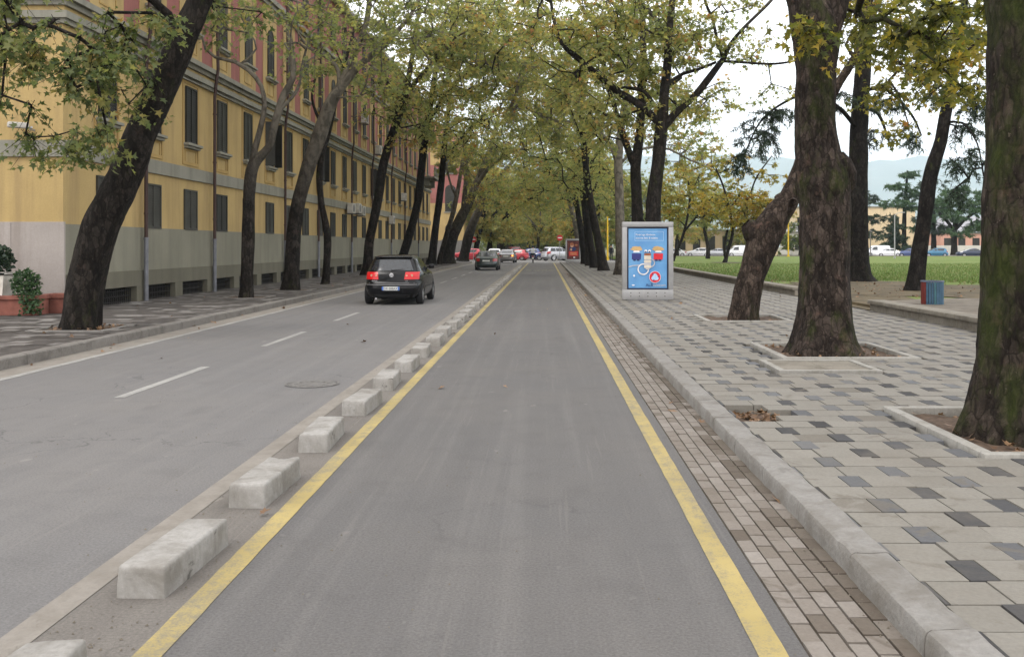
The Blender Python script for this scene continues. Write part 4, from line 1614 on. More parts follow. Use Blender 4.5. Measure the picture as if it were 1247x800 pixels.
def poster_a(root, y, z0, z1):
    m = MB(); m.box(-.575, .575, y - .004, y + .004, z0 + .05, z1 - .05)
    p = m.obj('poster', 'poster_blue', root)
    # pixel coordinates of the photo mapped on the sheet
    X = lambda u: (u - 788.5) / 41.0
    Z = lambda v: .33 + 1.88 * (352.4 - v) / (352.4 - 277.5)
    yy = [y - .005]

    def sh(poly, mat, name='motif'):
        yy[0] -= .0012
        m = MB(); m.prism_y(poly, yy[0], yy[0] + .0011); m.obj(name, mat, p)

    def bl(cx, cz, rx, rz, seed, n=26, j=.18):
        return [(cx + rx * (1 + j * mnoise.noise(Vector((math.cos(t) * 2 + seed, math.sin(t) * 2, seed)))) * math.cos(t), cz + rz * (1 + j * mnoise.noise(Vector((math.cos(t) * 2, math.sin(t) * 2 + seed, 3)))) * math.sin(t)) for t in np.linspace(0, 6.283, n, endpoint=False)]
    # outlined box with two lines of writing
    x0, x1, za, zb = X(772.5), X(808), Z(294), Z(283.3)
    w_ = .008
    for q in ([(x0, za), (x1, za), (x1, za + w_), (x0, za + w_)], [(x0, zb - w_), (x1, zb - w_), (x1, zb), (x0, zb)], [(x0, za), (x0 + w_, za), (x0 + w_, zb), (x0, zb)], [(x1 - w_, za), (x1, za), (x1, zb), (x1 - w_, zb)]):
        sh(q, 'poster_pale', 'outline')
    text('lettering', 'Përsëri nga Albtelecom', .078, 'poster_white', p, (X(773.6), y - .012, Z(287.8)), (math.pi / 2, 0, 0), 'LEFT', .80)
    text('lettering', 'internet falas & telefon', .078, 'poster_white', p, (X(773.6), y - .012, Z(291.8)), (math.pi / 2, 0, 0), 'LEFT', .93)
    for cx, mat, s in ((774.7, 'poster_navy', 1), (801.5, 'poster_red', 7)):
        sh(bl(X(cx), Z(303.6), .17, .075, s, j=.5), 'poster_tan')
        sh([(X(cx) - .1, Z(308)), (X(cx) + .1, Z(308)), (X(cx) + .08, Z(306)), (X(cx) - .08, Z(306))], 'poster_white')
        sh([(X(cx) - .14, Z(316.5)), (X(cx) + .13, Z(316.5)), (X(cx) + .14, Z(309.3)), (X(cx) - .14, Z(309))], mat)
        for d in (-.06, .05): sh(bl(X(cx) + d, Z(317.2), .045, .025, s + d), 'poster_ink')
    # cable, coil and plug
    sh(ringpoly(X(783), Z(328), .135, .175, math.radians(60), math.radians(400), 40), 'poster_grey')
    sh(ringpoly(X(783), Z(328), .145, .165, math.radians(60), math.radians(400), 40), 'poster_white')
    sh([(X(765), Z(324.6)), (X(770), Z(323.2)), (X(778), Z(322.8)), (X(778), Z(323.8)), (X(770), Z(324.3)), (X(765), Z(325.8))], 'poster_grey')
    sh(ringpoly(X(792), Z(320.5), .10, .13, math.radians(-80), math.radians(80), 20), 'poster_grey')
    for (a, b, ww, mt) in ((309, 311.6, .10, 'poster_brown'), (311.8, 316.5, .105, 'poster_cream'), (316.6, 317.4, .09, 'poster_grey'), (317.5, 320, .11, 'poster_cream'), (320.1, 323.4, .10, 'poster_grey'), (323.5, 326.3, .105, 'poster_cream')):
        sh([(X(788.3) - ww, Z(b)), (X(788.3) + ww, Z(b)), (X(788.3) + ww, Z(a)), (X(788.3) - ww, Z(a))], mt)
    sh([(X(785), Z(326.5)), (X(791.5), Z(326.5)), (X(789.6), Z(328.5)), (X(787), Z(328.5))], 'poster_grey')
    for d in (-.055, .055):
        sh(bl(X(788.3) + d, Z(306.3), .042, .042, 2, j=0), 'poster_white')
        sh(bl(X(788.3) + d, Z(307.2), .022, .022, 2, j=0), 'poster_ink')
    # round red emblem with a pale triangle
    ec, ez = X(797.3), Z(337.3)
    sh(bl(ec, ez, .175, .175, 1, 40, 0), 'poster_white')
    sh(bl(ec, ez, .165, .165, 1, 40, 0), 'poster_red')
    tri = []
    for k in range(3):
        a = math.radians(90 + 120 * k)
        for d in (-.42, -.2, 0, .2, .42):
            tri.append((ec + .115 * math.cos(a + d * .8) * (1 - .12 * abs(d)), ez - .008 + .115 * math.sin(a + d * .8) * (1 - .12 * abs(d))))
    sh(tri, 'poster_pale')
    for k in range(3):
        a = math.radians(30 + 120 * k)
        sh([(ec + .07 * math.cos(a - .5), ez + .07 * math.sin(a - .5)), (ec + .158 * math.cos(a - .52), ez + .158 * math.sin(a - .52)), (ec + .10 * math.cos(a - .15), ez + .10 * math.sin(a - .15))], 'poster_ink')
    text('lettering', 'ALB', .125, 'poster_ink', p, (X(786), y - .02, Z(348.4)), (math.pi / 2, 0, 0), 'LEFT')
    text('lettering', 'telecom', .115, 'poster_grey', p, (X(786) + .225, y - .02, Z(348.4)), (math.pi / 2, 0, 0), 'LEFT')
    sh(bl(X(771.6), Z(335.8), .03, .032, 2, j=.1), 'poster_white')
    sh(bl(X(770.6), Z(347), .045, .02, 2, j=.4), 'poster_white')


def poster_b(root, y, z0, z1):
    m = MB(); m.box(-.575, .575, y - .004, y + .004, z0 + .05, z1 - .05)
    p = m.obj('poster', 'poster_dark', root)
    def bl(cx, cz, rx, rz, mat, yy, name='motif'):
        m = MB(); m.prism_y([(cx + rx * math.cos(t), cz + rz * math.sin(t)) for t in np.linspace(0, 6.283, 22, endpoint=False)], y - yy, y - yy + .001); m.obj(name, mat, p)
    bl(-.12, 1.72, .17, .22, 'poster_face', .007)
    bl(-.12, 1.84, .2, .14, 'poster_brown', .0085)
    bl(-.05, 1.36, .34, .22, 'poster_ink', .0065)
    bl(-.2, 1.3, .10, .12, 'poster_face', .010)
    bl(.3, 1.75, .14, .1, 'poster_brown', .006)
    m = MB(); m.box(-.43, .48, y - .010, y - .0115, .68, 1.12); m.obj('band', 'sign_red', p)
    m = MB()
    for i in range(3): m.box(-.3, .36, y - .013, y - .0125, .78 + .1 * i, .82 + .1 * i)
    m.obj('lettering', 'poster_tan', p)
    bl(.1, .53, .1, .07, 'poster_white', .009)


display((3.10, 28.4, .12), -.012, 'grey framed advertisement with a blue poster in front of the forked tree', poster_a)
display((2.85, 93.7, .12), 0, 'small distant advertisement in a grey frame with a dark red poster', poster_b)


# no entry signs
def no_entry(loc, h, lab):
    root = empty('no_entry_sign', loc, lab, 'road sign', 'no entry signs at the crossing')
    m = MB(); m.tube([(0, 0, -.03), (0, 0, h + .3)], .032, 10); m.obj('pole', 'steel_grey', root)
    m = MB(); m.cyl((0, -.06, h), (0, 1, 0), .33, .02, 36); s = m.obj('sign_plate', 'sign_red', root)
    m = MB(); m.box(-.23, .23, -.064, -.061, h - .055, h + .055); m.obj('white_bar', 'sign_white', s)


no_entry((1.72, 106, .0), 2.7, 'round red no entry sign on a pole left of the distant red poster')
no_entry((-7.75, 103, .1), 2.38, 'round red no entry sign behind the leaning trunks on the left')

# litter bin
root = empty('litter_bin', (10.35, 25.2, .2), 'low round bin of blue and grey vertical slats with red ones at one side', 'litter bin')
m = MB()
m.cyl((0, 0, .03), (0, 0, 1), .25, .55, 24)
m.obj('liner', 'black_plastic', root)
cols = {}
for k in range(26):
    a = 2 * math.pi * k / 26
    side = math.degrees(a) % 360
    mt = 'slat_red' if 165 < side < 215 else random.choice(['slat_blue', 'slat_teal', 'slat_grey', 'slat_blue'])
    m = MB()
    ca, sa = math.cos(a), math.sin(a)
    vs = []
    for z in (0, .62):
        for (r, t) in ((.262, -.026), (.262, .026), (.285, .026), (.285, -.026)):
            vs.append((r * ca - t * sa, r * sa + t * ca, z))
    m.add(vs, [(0, 1, 2, 3), (4, 5, 6, 7), (0, 1, 5, 4), (1, 2, 6, 5), (2, 3, 7, 6), (3, 0, 4, 7)])
    cols.setdefault(mt, MB())
    cols[mt].add(m.v, m.f)
for mt, m in cols.items(): m.obj('red_slats' if mt == 'slat_red' else 'slats', mt, root)
m = MB()
n = 30
vs = [(r * math.cos(2 * math.pi * k / n), r * math.sin(2 * math.pi * k / n), z) for (r, z) in ((.235, .60), (.3, .6), (.3, .635), (.235, .635)) for k in range(n)]
m.add(vs, [(j * n + k, j * n + (k + 1) % n, ((j + 1) % 4) * n + (k + 1) % n, ((j + 1) % 4) * n + k) for j in range(4) for k in range(n)])
m.obj('rim', 'slat_grey', root)
# ------------------------------------------------------------------ vehicles
HATCH = dict(levels=[(.18, .25, 4.0, .76), (.27, .09, 4.12, .835), (.42, .01, 4.19, .872), (.52, 0, 4.20, .878), (.62, .03, 4.18, .88), (.68, .09, 4.14, .88), (.80, .115, 4.02, .88), (.92, .15, 3.62, .865),
                     (1.0, .20, 3.06, .815), (1.2, .33, 2.58, .735), (1.36, .46, 2.16, .655), (1.43, .60, 1.95, .61), (1.47, .85, 1.72, .52), (1.485, 1.1, 1.5, .36)],
             wheels=(.78, 3.36), wr=.315, win=(1.02, 1.36), side=[(1.02, .95, 1.85, .72, 2.0), (1.02, 1.93, 2.62, 2.06, 2.15)], rear=(1.03, 1.345, .63, .50), tail=(.765, .985, .38, .79), plate=(.50, .26))
SEDAN = dict(levels=[(.18, .25, 4.3, .74), (.27, .06, 4.42, .82), (.42, 0, 4.5, .86), (.58, .02, 4.48, .865), (.75, .06, 4.4, .865), (.90, .10, 4.05, .855), (.96, .55, 3.3, .82),
                     (1.15, .95, 2.8, .74), (1.30, 1.25, 2.42, .67), (1.38, 1.5, 2.15, .6), (1.41, 1.75, 1.95, .42)],
             wheels=(.9, 3.6), wr=.305, win=(.99, 1.3), side=[(.99, 1.05, 2.1, 1.25, 2.1), (.99, 2.16, 3.0, 2.16, 2.42)], rear=(1.0, 1.29, .66, .56), tail=(.66, .86, .46, .80), plate=(.70, .26))
WAGON = dict(levels=[(.22, .2, 4.4, .8), (.34, .05, 4.55, .88), (.52, 0, 4.65, .92), (.75, .04, 4.6, .93), (.98, .10, 4.3, .925), (1.1, .16, 3.5, .87), (1.35, .28, 3.0, .80), (1.55, .42, 2.6, .72), (1.64, .6, 2.35, .64), (1.67, .95, 2.1, .45)],
             wheels=(.95, 3.75), wr=.36, win=(1.13, 1.53), side=[(1.13, .5, 1.25, .62, 1.25), (1.13, 1.32, 2.2, 1.32, 2.2), (1.13, 2.27, 3.1, 2.27, 2.62)], rear=(1.14, 1.52, .68, .56), tail=(.85, 1.15, .55, .86), plate=(.80, .26))
VAN = dict(levels=[(.22, .2, 4.3, .8), (.34, .02, 4.4, .86), (.6, 0, 4.42, .88), (.95, .01, 4.2, .88), (1.1, .02, 3.7, .87), (1.5, .05, 3.2, .84), (1.8, .12, 2.9, .79), (1.86, .3, 2.7, .7), (1.88, .6, 2.4, .5)],
           wheels=(.85, 3.5), wr=.32, win=(1.12, 1.65), side=[(1.12, 2.3, 3.35, 2.3, 2.95)], rear=(1.14, 1.6, .68, .64), tail=(.7, 1.05, .68, .85), plate=(.6, .26))


class Shell:
    def __init__(s, spec):
        L_ = np.array(spec['levels'])
        s.z, s.yr, s.yf, s.hw = L_.T
        s.n = 5.0

    def at(s, z):
        return [float(np.interp(z, s.z, a)) for a in (s.yr, s.yf, s.hw)]

    def rear(s, x, z, front=False):
        yr, yf, hw = s.at(z)
        c, l = (yr + yf) / 2, (yf - yr) / 2
        q = max(0, 1 - min(1, abs(x) / hw) ** s.n) ** (1 / s.n)
        return c + l * q if front else c - l * q

    def side(s, y, z):
        yr, yf, hw = s.at(z)
        c, l = (yr + yf) / 2, (yf - yr) / 2
        return hw * max(0, 1 - min(1, abs(y - c) / l) ** s.n) ** (1 / s.n)

    def mesh(s, mat):
        zs = []
        for a, b in zip(s.z[:-1], s.z[1:]): zs += [a, (a + b) / 2]
        zs.append(s.z[-1])
        n = 56
        vs, fs = [], []
        for z in zs:
            yr, yf, hw = s.at(z)
            c, l = (yr + yf) / 2, (yf - yr) / 2
            for k in range(n):
                t = 2 * math.pi * k / n
                sn, cs = math.sin(t), math.cos(t)
                vs.append((hw * math.copysign(abs(sn) ** (2 / s.n), sn), c - l * math.copysign(abs(cs) ** (2 / s.n), cs), z))
        for j in range(len(zs) - 1):
            for k in range(n):
                fs.append((j * n + k, j * n + (k + 1) % n, (j + 1) * n + (k + 1) % n, (j + 1) * n + k))
        fs.append(tuple(range(n)))
        fs.append(tuple((len(zs) - 1) * n + k for k in range(n)))
        m = MB()
        m.add(vs, fs)
        return m.mesh('body', mat, smooth=True, angle=38)

    def patch_end(s, z0, z1, a0, b0, a1, b1, off, front=False, nx=10, nz=5, bow=0):
        """patch on the rear (or front) face; x from a0..b0 at z0 to a1..b1 at z1"""
        m = MB()
        vs = []
        for j in range(nz + 1):
            z = z0 + (z1 - z0) * j / nz
            a = a0 + (a1 - a0) * j / nz
            b = b0 + (b1 - b0) * j / nz
            for i in range(nx + 1):
                x = a + (b - a) * i / nx
                y = s.rear(x, z, front)
                vs.append((x * (1 + off * .6), y + (off if front else -off), z))
        m.add(vs, [(j * (nx + 1) + i, j * (nx + 1) + i + 1, (j + 1) * (nx + 1) + i + 1, (j + 1) * (nx + 1) + i) for j in range(nz) for i in range(nx)])
        return m

    def patch_side(s, sg, z0, z1, a0, b0, a1, b1, off, ny=8, nz=4):
        m = MB()
        vs = []
        for j in range(nz + 1):
            z = z0 + (z1 - z0) * j / nz
            a = a0 + (a1 - a0) * j / nz
            b = b0 + (b1 - b0) * j / nz
            for i in range(ny + 1):
                y = a + (b - a) * i / ny
                vs.append((sg * (s.side(y, z) + off), y, z + off * .3))
        m.add(vs, [(j * (ny + 1) + i, j * (ny + 1) + i + 1, (j + 1) * (ny + 1) + i + 1, (j + 1) * (ny + 1) + i) for j in range(nz) for i in range(ny)])
        return m


_wheel = {}


def wheel_meshes(r):
    if r not in _wheel:
        w_ = .20
        prof = [(r * .66, -w_ / 2), (r * .93, -w_ / 2), (r, -w_ / 2 + .03), (r, w_ / 2 - .03), (r * .93, w_ / 2), (r * .66, w_ / 2)]
        n = 28
        m = MB()
        vs = [(x, q * math.cos(2 * math.pi * k / n), q * math.sin(2 * math.pi * k / n)) for q, x in prof for k in range(n)]
        m.add(vs, [(j * n + k, j * n + (k + 1) % n, (j + 1) * n + (k + 1) % n, (j + 1) * n + k) for j in range(5) for k in range(n)])
        t = m.mesh('wheel', 'tyre', smooth=True, angle=40)
        m = MB()
        m.cyl((-w_ / 2 + .02, 0, 0), (1, 0, 0), r * .655, w_ - .04, 28)
        for k in range(5):
            a = 2 * math.pi * k / 5
            for sx in (-1, 1):
                x = sx * (w_ / 2 - .008)
                d, p_ = np.array([math.cos(a), math.sin(a)]), np.array([-math.sin(a), math.cos(a)])
                q = [d * r * .1 + p_ * .05, d * r * .62 + p_ * .035, d * r * .62 - p_ * .035, d * r * .1 - p_ * .05]
                m.add([(x, *v) for v in q], [(0, 1, 2, 3)])
        rm = m.mesh('rim', 'rim_metal', smooth=True, angle=30)
        _wheel[r] = (t, rm)
    return _wheel[r]


def car(name, label, cat, loc, rot, spec, mat, group=None, lit=False, plate='', detail=False, blink=False, tailmat=None, scale=1.0):
    s = Shell(spec)
    root = empty(name, loc, label, cat, group, rot)
    root.scale = (scale, scale, scale)
    body = link('body', s.mesh(mat), root)
    r = spec['wr']
    t, rm = wheel_meshes(r)
    for y in spec['wheels']:
        for sg in (-1, 1):
            x = sg * (s.side(y, .5) - .092)
            w_ = link('wheel', t, root, (x, y, r))
            link('rim', rm, w_)
            # wheel arch
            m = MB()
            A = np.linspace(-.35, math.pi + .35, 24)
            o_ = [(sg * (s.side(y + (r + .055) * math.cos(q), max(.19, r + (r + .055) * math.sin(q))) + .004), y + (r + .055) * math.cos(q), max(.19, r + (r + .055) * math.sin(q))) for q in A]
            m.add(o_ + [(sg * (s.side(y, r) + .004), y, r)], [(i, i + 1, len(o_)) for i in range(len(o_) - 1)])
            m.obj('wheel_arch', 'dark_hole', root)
    z0, z1, h0, h1 = spec['rear']
    # glass: rear, wind screen, sides
    m = s.patch_end(z0, z1, -h0, h0, -h1, h1, .006)
    m.obj('rear_window', 'window_glass', root, smooth=True)
    m = s.patch_end(z0 + .02, z1, -h0, h0, -h1, h1, .006, True)
    m.obj('windscreen', 'window_glass', root, smooth=True)
    for sg in (-1, 1):
        for (zz, a0, b0, a1, b1) in spec['side']:
            m = s.patch_side(sg, zz, spec['win'][1], a0, b0, a1, b1, .006)
            m.obj('side_window', 'window_glass', root, smooth=True)
        za, zb, xa, xb = spec['tail']
        m = s.patch_end(za, zb, sg * xa, sg * xb, sg * (xa + .03), sg * min(xb, s.at(zb)[2] * .96), .008)
        tl = m.obj('tail_light', 'tail_lit' if lit else (tailmat or 'tail_red'), root, smooth=True)
        if blink and sg > 0:
            m = s.patch_end(za + .02, zb - .02, xa + .14, xb - .05, xa + .14, xb - .05, .014)
            m.obj('indicator', 'blinker', tl)
        if detail:
            for xx, rr in ((.45, .045), (.60, .06)):
                yy = s.rear(xx, .88)
                m = MB(); m.cyl((sg * xx, yy - .019, .88), (0, 1, 0), rr * .62, .012, 18); m.obj('reflector', 'poster_face', tl)
        hz = spec['levels'][4][0]
        m = s.patch_end(hz + .02, hz + .16, sg * .48, sg * .8, sg * .5, sg * .76, .006, True)
        m.obj('headlight', 'lamp_clear', root)
        # mirror
        my = spec['side'][-1][2] - .12
        mz = spec['win'][0] + .04
        mx_ = s.side(my, mz)
        m = MB(); m.bbox(sg * (mx_ + .05) - .0 if sg > 0 else sg * (mx_ + .23), sg * (mx_ + .23) if sg > 0 else sg * (mx_ + .05), my - .06, my + .06, mz - .02, mz + .12, .03)
        m.box(min(sg * (mx_ - .03), sg * (mx_ + .07)), max(sg * (mx_ - .03), sg * (mx_ + .07)), my - .02, my + .02, mz, mz + .04)
        m.obj('mirror', mat, root, smooth=True, angle=40)
        # door handles and a side strip
        for (zz, a0, b0, a1, b1) in spec['side'][:2]:
            yy = a0 + .12
            xx = s.side(yy, zz - .12)
            m = MB(); m.bbox(min(sg * xx, sg * (xx + .03)), max(sg * xx, sg * (xx + .03)), yy, yy + .18, zz - .14, zz - .10, .008); m.obj('door_handle', mat, root)
        m = s.patch_side(sg, .50, .54, spec['wheels'][0] + .45, spec['wheels'][1] - .45, spec['wheels'][0] + .45, spec['wheels'][1] - .45, .007)
        m.obj('side_strip', 'black_plastic', root)
    # plate
    pz, pw = spec['plate']
    yy = s.rear(0, pz)
    m = MB(); m.box(-pw, pw, yy - .022, yy - .008, pz - .055, pz + .055)
    pl = m.obj('number_plate', 'plate_white', root)
    if detail:
        m = MB(); m.box(-pw, -pw + .05, yy - .025, yy - .0225, pz - .054, pz + .054); m.box(pw - .05, pw, yy - .025, yy - .0225, pz - .054, pz + .054); m.obj('blue_band', 'plate_blue', pl)
    if plate: text('lettering', plate, .105, 'ink', pl, (0, yy - .026, pz - .038), (math.pi / 2, 0, 0), 'CENTER', .86)
    # lower bumper, exhaust
    zb = spec['levels'][1][0]
    m = s.patch_end(zb - .05, zb + .05, -.62, .62, -.68, .68, .005)
    m.obj('lower_valance', 'black_plastic', root)
    m = MB(); m.tube([(-.45, s.rear(.45, .27) + .1, .2), (-.45, s.rear(.45, .27) - .03, .2)], .03, 10); m.obj('exhaust', 'chrome', root)
    if detail:
        # seams, emblem, badge, spoiler, wiper, bumper ledge
        m = s.patch_end(.655, .668, -.84, .84, -.84, .84, .004); m.obj('tailgate_seam', 'grey_plastic', root)
        m = s.patch_end(.600, .625, -.80, .80, -.80, .80, .006, nx=20); m.obj('bumper_ledge', 'grey_plastic', root)
        yy = s.rear(0, .90)
        m = MB(); m.cyl((0, yy - .022, .895), (0, 1, 0), .062, .016, 28); e = m.obj('emblem', 'chrome', root)
        m = MB()
        for sx in (-1, 1):
            m.prism_y([(sx * .012, .925), (sx * .03, .925), (sx * .012, .90), (0, .90)], yy - .025, yy - .0225)
            m.prism_y([(sx * .045, .905), (sx * .055, .90), (sx * .028, .850), (sx * .02, .855)], yy - .025, yy - .0225)
            m.prism_y([(sx * .022, .853), (sx * .028, .850), (sx * .006, .89), (0, .88)], yy - .025, yy - .0225)
        m.obj('emblem_letters', 'ink', e)
        text('badge', 'GOLF', .06, 'chrome', root, (-.50, s.rear(.5, .72) - .012, .70), (math.pi / 2, 0, 0), 'CENTER', 1.1)
        text('badge', 'TDI', .045, 'chrome', root, (.45, s.rear(.45, .72) - .012, .70), (math.pi / 2, 0, 0), 'CENTER', 1.1)
        m = MB(); m.bbox(-.56, .56, s.rear(0, 1.42) - .10, s.rear(0, 1.42) + .2, 1.405, 1.438, .014); m.obj('roof_spoiler', mat, root, smooth=True, angle=40)
        m = MB(); m.tube([(0, s.rear(0, 1.03) - .02, 1.03), (.36, s.rear(.36, 1.08) - .02, 1.07)], .009, 6); m.obj('wiper', 'black_plastic', root)
        m = MB(); m.cyl((0, s.rear(0, 1.04) - .03, 1.03), (0, 1, 0), .028, .03, 12); m.obj('wiper_hub', 'black_plastic', root)
        m = MB(); m.tube([(0, 1.25, 1.47), (0, 1.08, 1.62)], .006, 6); m.obj('antenna', 'black_plastic', root)
        m = MB(); m.bbox(-.2, .2, .2, .26, .235, .262, .008); m.obj('diffuser_trim', 'steel_grey', root)
    return root


car('hatchback', 'black hatchback with lit red tail lights driving away on the left road', 'car', (-4.55, 27.95, 0), 0, HATCH, 'car_black', None, True, 'DR 008AX', True)
car('saloon_car', 'dark green saloon driving away beyond the black hatchback', 'car', (-4.22, 68.3, 0), 0, SEDAN, 'car_green', 'distant cars on the road and crossing', False, '')
car('saloon_car', 'grey saloon with its right orange indicator lit at the end of the road', 'car', (-4.05, 99.0, 0), -.05, SEDAN, 'car_grey', 'distant cars on the road and crossing', False, '', False, True)
car('hatchback', 'pale small car half hidden between the dark green and the grey saloon', 'car', (-5.7, 107, 0), 0, HATCH, 'car_white', 'distant cars on the road and crossing')
car('estate_car', 'silver estate car with tall roof turning right at the crossing', 'car', (-.15, 113.0, 0), -.95, WAGON, 'car_silver', 'distant cars on the road and crossing')
car('small_car', 'bright red small car crossing in front of the blue cars', 'car', (-1.9, 116.5, 0), 1.35, HATCH, 'car_red', 'distant cars on the road and crossing', scale=.92)
car('small_car', 'blue hatchback crossing behind the bright red one', 'car', (-.2, 121, 0), 1.45, HATCH, 'car_blue', 'distant cars on the road and crossing')
car('saloon_car', 'blue saloon crossing behind the scooter rider', 'car', (3.0, 118.3, 0), 1.50, SEDAN, 'car_blue', 'distant cars on the road and crossing')
car('small_car', 'red car half hidden behind the leaning trunks on the left', 'car', (-7.2, 112, 0), 1.57, HATCH, 'car_red', 'distant cars on the road and crossing')
car('estate_car', 'dark maroon estate car beyond the crossing above the bright red one', 'car', (-3.7, 126, 0), .25, WAGON, 'car_maroon', 'distant cars on the road and crossing')
YP = 153
def parked(u, spec, mat, nm, lab, cat, Y=YP, rot=math.pi / 2, sc=1.):
    car(nm, lab, cat, ((u - U0) * Y / F + 2.1, Y, .01), rot, spec, mat, 'vehicles parked beyond the lawn', scale=sc)
parked(821, SEDAN, 'car_white', 'saloon_car', 'white car just right of the blue advertisement, beyond the lawn', 'car')
parked(849, HATCH, 'car_white', 'hatchback', 'white hatchback beyond the lawn, left of the slender leaning tree', 'car')
parked(873, SEDAN, 'car_silver', 'saloon_car', 'silver car beyond the lawn, behind the slender leaning tree', 'car')
parked(900, VAN, 'car_white', 'van', 'white van beyond the lawn, left of the trunk with cut stubs', 'van')
parked(1068, VAN, 'car_white', 'van', 'white van beyond the lawn beside the dark cedar trunk', 'van', 157)
parked(1082, SEDAN, 'car_white', 'saloon_car', 'white saloon beyond the lawn in front of the conical conifer', 'car')
parked(1107, SEDAN, 'car_blue', 'saloon_car', 'blue saloon beyond the lawn, half behind the leaning dark trunk', 'car')
parked(1138, HATCH, 'car_teal', 'hatchback', 'teal hatchback beyond the lawn, right of the leaning dark trunk', 'car')
parked(1183, SEDAN, 'car_navy', 'saloon_car', 'dark navy saloon beyond the lawn near the right trunk', 'car')


# ------------------------------------------------------------------ people and scooter
def skin_body(name, joints, edges, parent, mats, matfn):
    me = bpy.data.meshes.new(name)
    me.from_pydata([j[:3] for j in joints], edges, [])
    o = bpy.data.objects.new(name, me)
    COL.objects.link(o)
    md = o.modifiers.new('skin', 'SKIN')
    for i, j in enumerate(joints):
        v = me.skin_vertices[0].data[i]
        v.radius = (j[3], j[4] if len(j) > 4 else j[3])
        v.use_root = i == 0
    sb = o.modifiers.new('sub', 'SUBSURF')
    sb.levels = sb.render_levels = 1
    dg = bpy.context.evaluated_depsgraph_get()
    me2 = bpy.data.meshes.new_from_object(o.evaluated_get(dg))
    bpy.data.objects.remove(o)
    for m in mats: me2.materials.append(M[m])
    for p in me2.polygons:
        p.material_index = matfn(p.center)
        p.use_smooth = True
    return link(name, me2, parent)


def hair_cap(root, c, mat='hair', helmet=False):
    bm = bmesh.new()
    bmesh.ops.create_uvsphere(bm, u_segments=16, v_segments=10, radius=1)
    k = 1.22 if helmet else 1.06
    for v in bm.verts:
        v.co = Vector((v.co.x * .085 * k, v.co.y * .10 * k, v.co.z * .11 * k))
    if not helmet:
        bmesh.ops.delete(bm, geom=[v for v in bm.verts if v.co.z < -.01 and v.co.y > -.03], context='VERTS')
    me = bpy.data.meshes.new('hair')
    bm.to_mesh(me)
    bm.free()
    me.materials.append(M[mat])
    me.shade_smooth()
    return link('helmet' if helmet else 'hair', me, root, c)


def walker(loc, rot, lab, top, legs, stride=.16, group=None):
    root = empty('person', loc, lab, 'person', group, rot)
    J = [(0, 0, .95, .15, .11), (0, 0, 1.15, .14, .10), (0, 0, 1.36, .17, .10), (0, 0, 1.47, .07, .07), (0, .02, 1.55, .055), (0, .03, 1.65, .085, .095), (0, .03, 1.74, .06, .07),
         (-.10, 0, .88, .09), (-.10, stride * .5, .49, .062), (-.10, stride * .7, .08, .042), (-.10, stride + .12, .04, .035),
         (.10, 0, .88, .09), (.10, -stride * .4, .49, .062), (.10, -stride * 1.2, .10, .042), (.10, -stride * 1.1 + .13, .04, .035),
         (-.20, 0, 1.41, .06), (-.25, -.05, 1.13, .045), (-.25, .06, .90, .034), (-.25, .10, .80, .03),
         (.20, 0, 1.41, .06), (.25, .05, 1.13, .045), (.25, .16, .92, .034), (.25, .21, .83, .03)]
    E = [(0, 1), (1, 2), (2, 3), (3, 4), (4, 5), (5, 6), (0, 7), (7, 8), (8, 9), (9, 10), (0, 11), (11, 12), (12, 13), (13, 14), (2, 15), (15, 16), (16, 17), (17, 18), (2, 19), (19, 20), (20, 21), (21, 22)]

    def mf(c):
        if c.z > 1.50: return 2
        if c.z < .10: return 3
        if c.z < .96 and abs(c.x) < .22: return 1
        if abs(c.x) > .2 and c.z < .88: return 2
        return 0
    skin_body('body', J, E, root, [top, legs, 'skin', 'black_plastic'], mf)
    hair_cap(root, (0, .02, 1.69))
    return root


walker((7.35, 104, .12), math.pi, 'person in dark clothes standing between the far trunks on the right', 'cloth_dark', 'cloth_dark', .08)
walker((40.2, 142, .15), .6, 'person in dark brown clothes on the far edge of the lawn by the yellow post', 'cloth_brown', 'cloth_dark', .12)
walker((38.9, 142.5, .15), .2, 'person in a white top at the far lawn edge beside the brown clad one', 'cloth_white', 'cloth_dark', .1)

root = empty('scooter', (-1.22, 99.4, 0), 'dark scooter seen from behind in the narrow lane', 'scooter')
t, rm = wheel_meshes(.25)
for y in (.25, 1.5):
    w_ = link('wheel', t, root, (0, y, .25)); w_.scale = (.6, 1, 1)
    link('rim', rm, w_)
m = MB()
bm_prof = [(.0, .55, .12, .20), (.05, .8, .17, .25), (.5, .8, .17, .3), (.8, .45, .14, .2), (1.15, .42, .14, .12), (1.25, .9, .16, .1)]
m.tube([(0, -.05, .62), (0, .2, .66), (0, .6, .62), (0, .85, .38), (0, 1.2, .36), (0, 1.33, .7), (0, 1.36, .95)], [.07, .17, .17, .13, .13, .12, .09], 12)
m.obj('body', 'car_navy', root, smooth=True)
m = MB(); m.bbox(-.14, .14, .05, .75, .76, .86, .04); m.obj('seat', 'black_plastic', root, smooth=True)
m = MB(); m.tube([(-.33, 1.28, 1.05), (-.1, 1.36, 1.0), (.1, 1.36, 1.0), (.33, 1.28, 1.05)], .02, 8); m.obj('handlebar', 'black_plastic', root)
m = MB(); m.box(-.1, .1, -.09, -.07, .42, .58); m.obj('number_plate', 'plate_white', root)
m = MB(); m.bbox(-.1, .1, -.125, -.05, .62, .72, .02); m.obj('tail_light', 'tail_red', root)
for sx in (-1, 1):
    m = MB(); m.tube([(sx * .3, 1.3, 1.05), (sx * .36, 1.32, 1.2)], .008, 6); m.cyl((sx * .37, 1.3, 1.23), (0, 1, 0), .05, .02, 12); m.obj('mirror', 'black_plastic', root)
root = empty('person', (-1.22, 99.85, .0), 'rider in a pale top and dark helmet sitting on the scooter', 'person')
root.scale = (1.25, 1, 1.04)
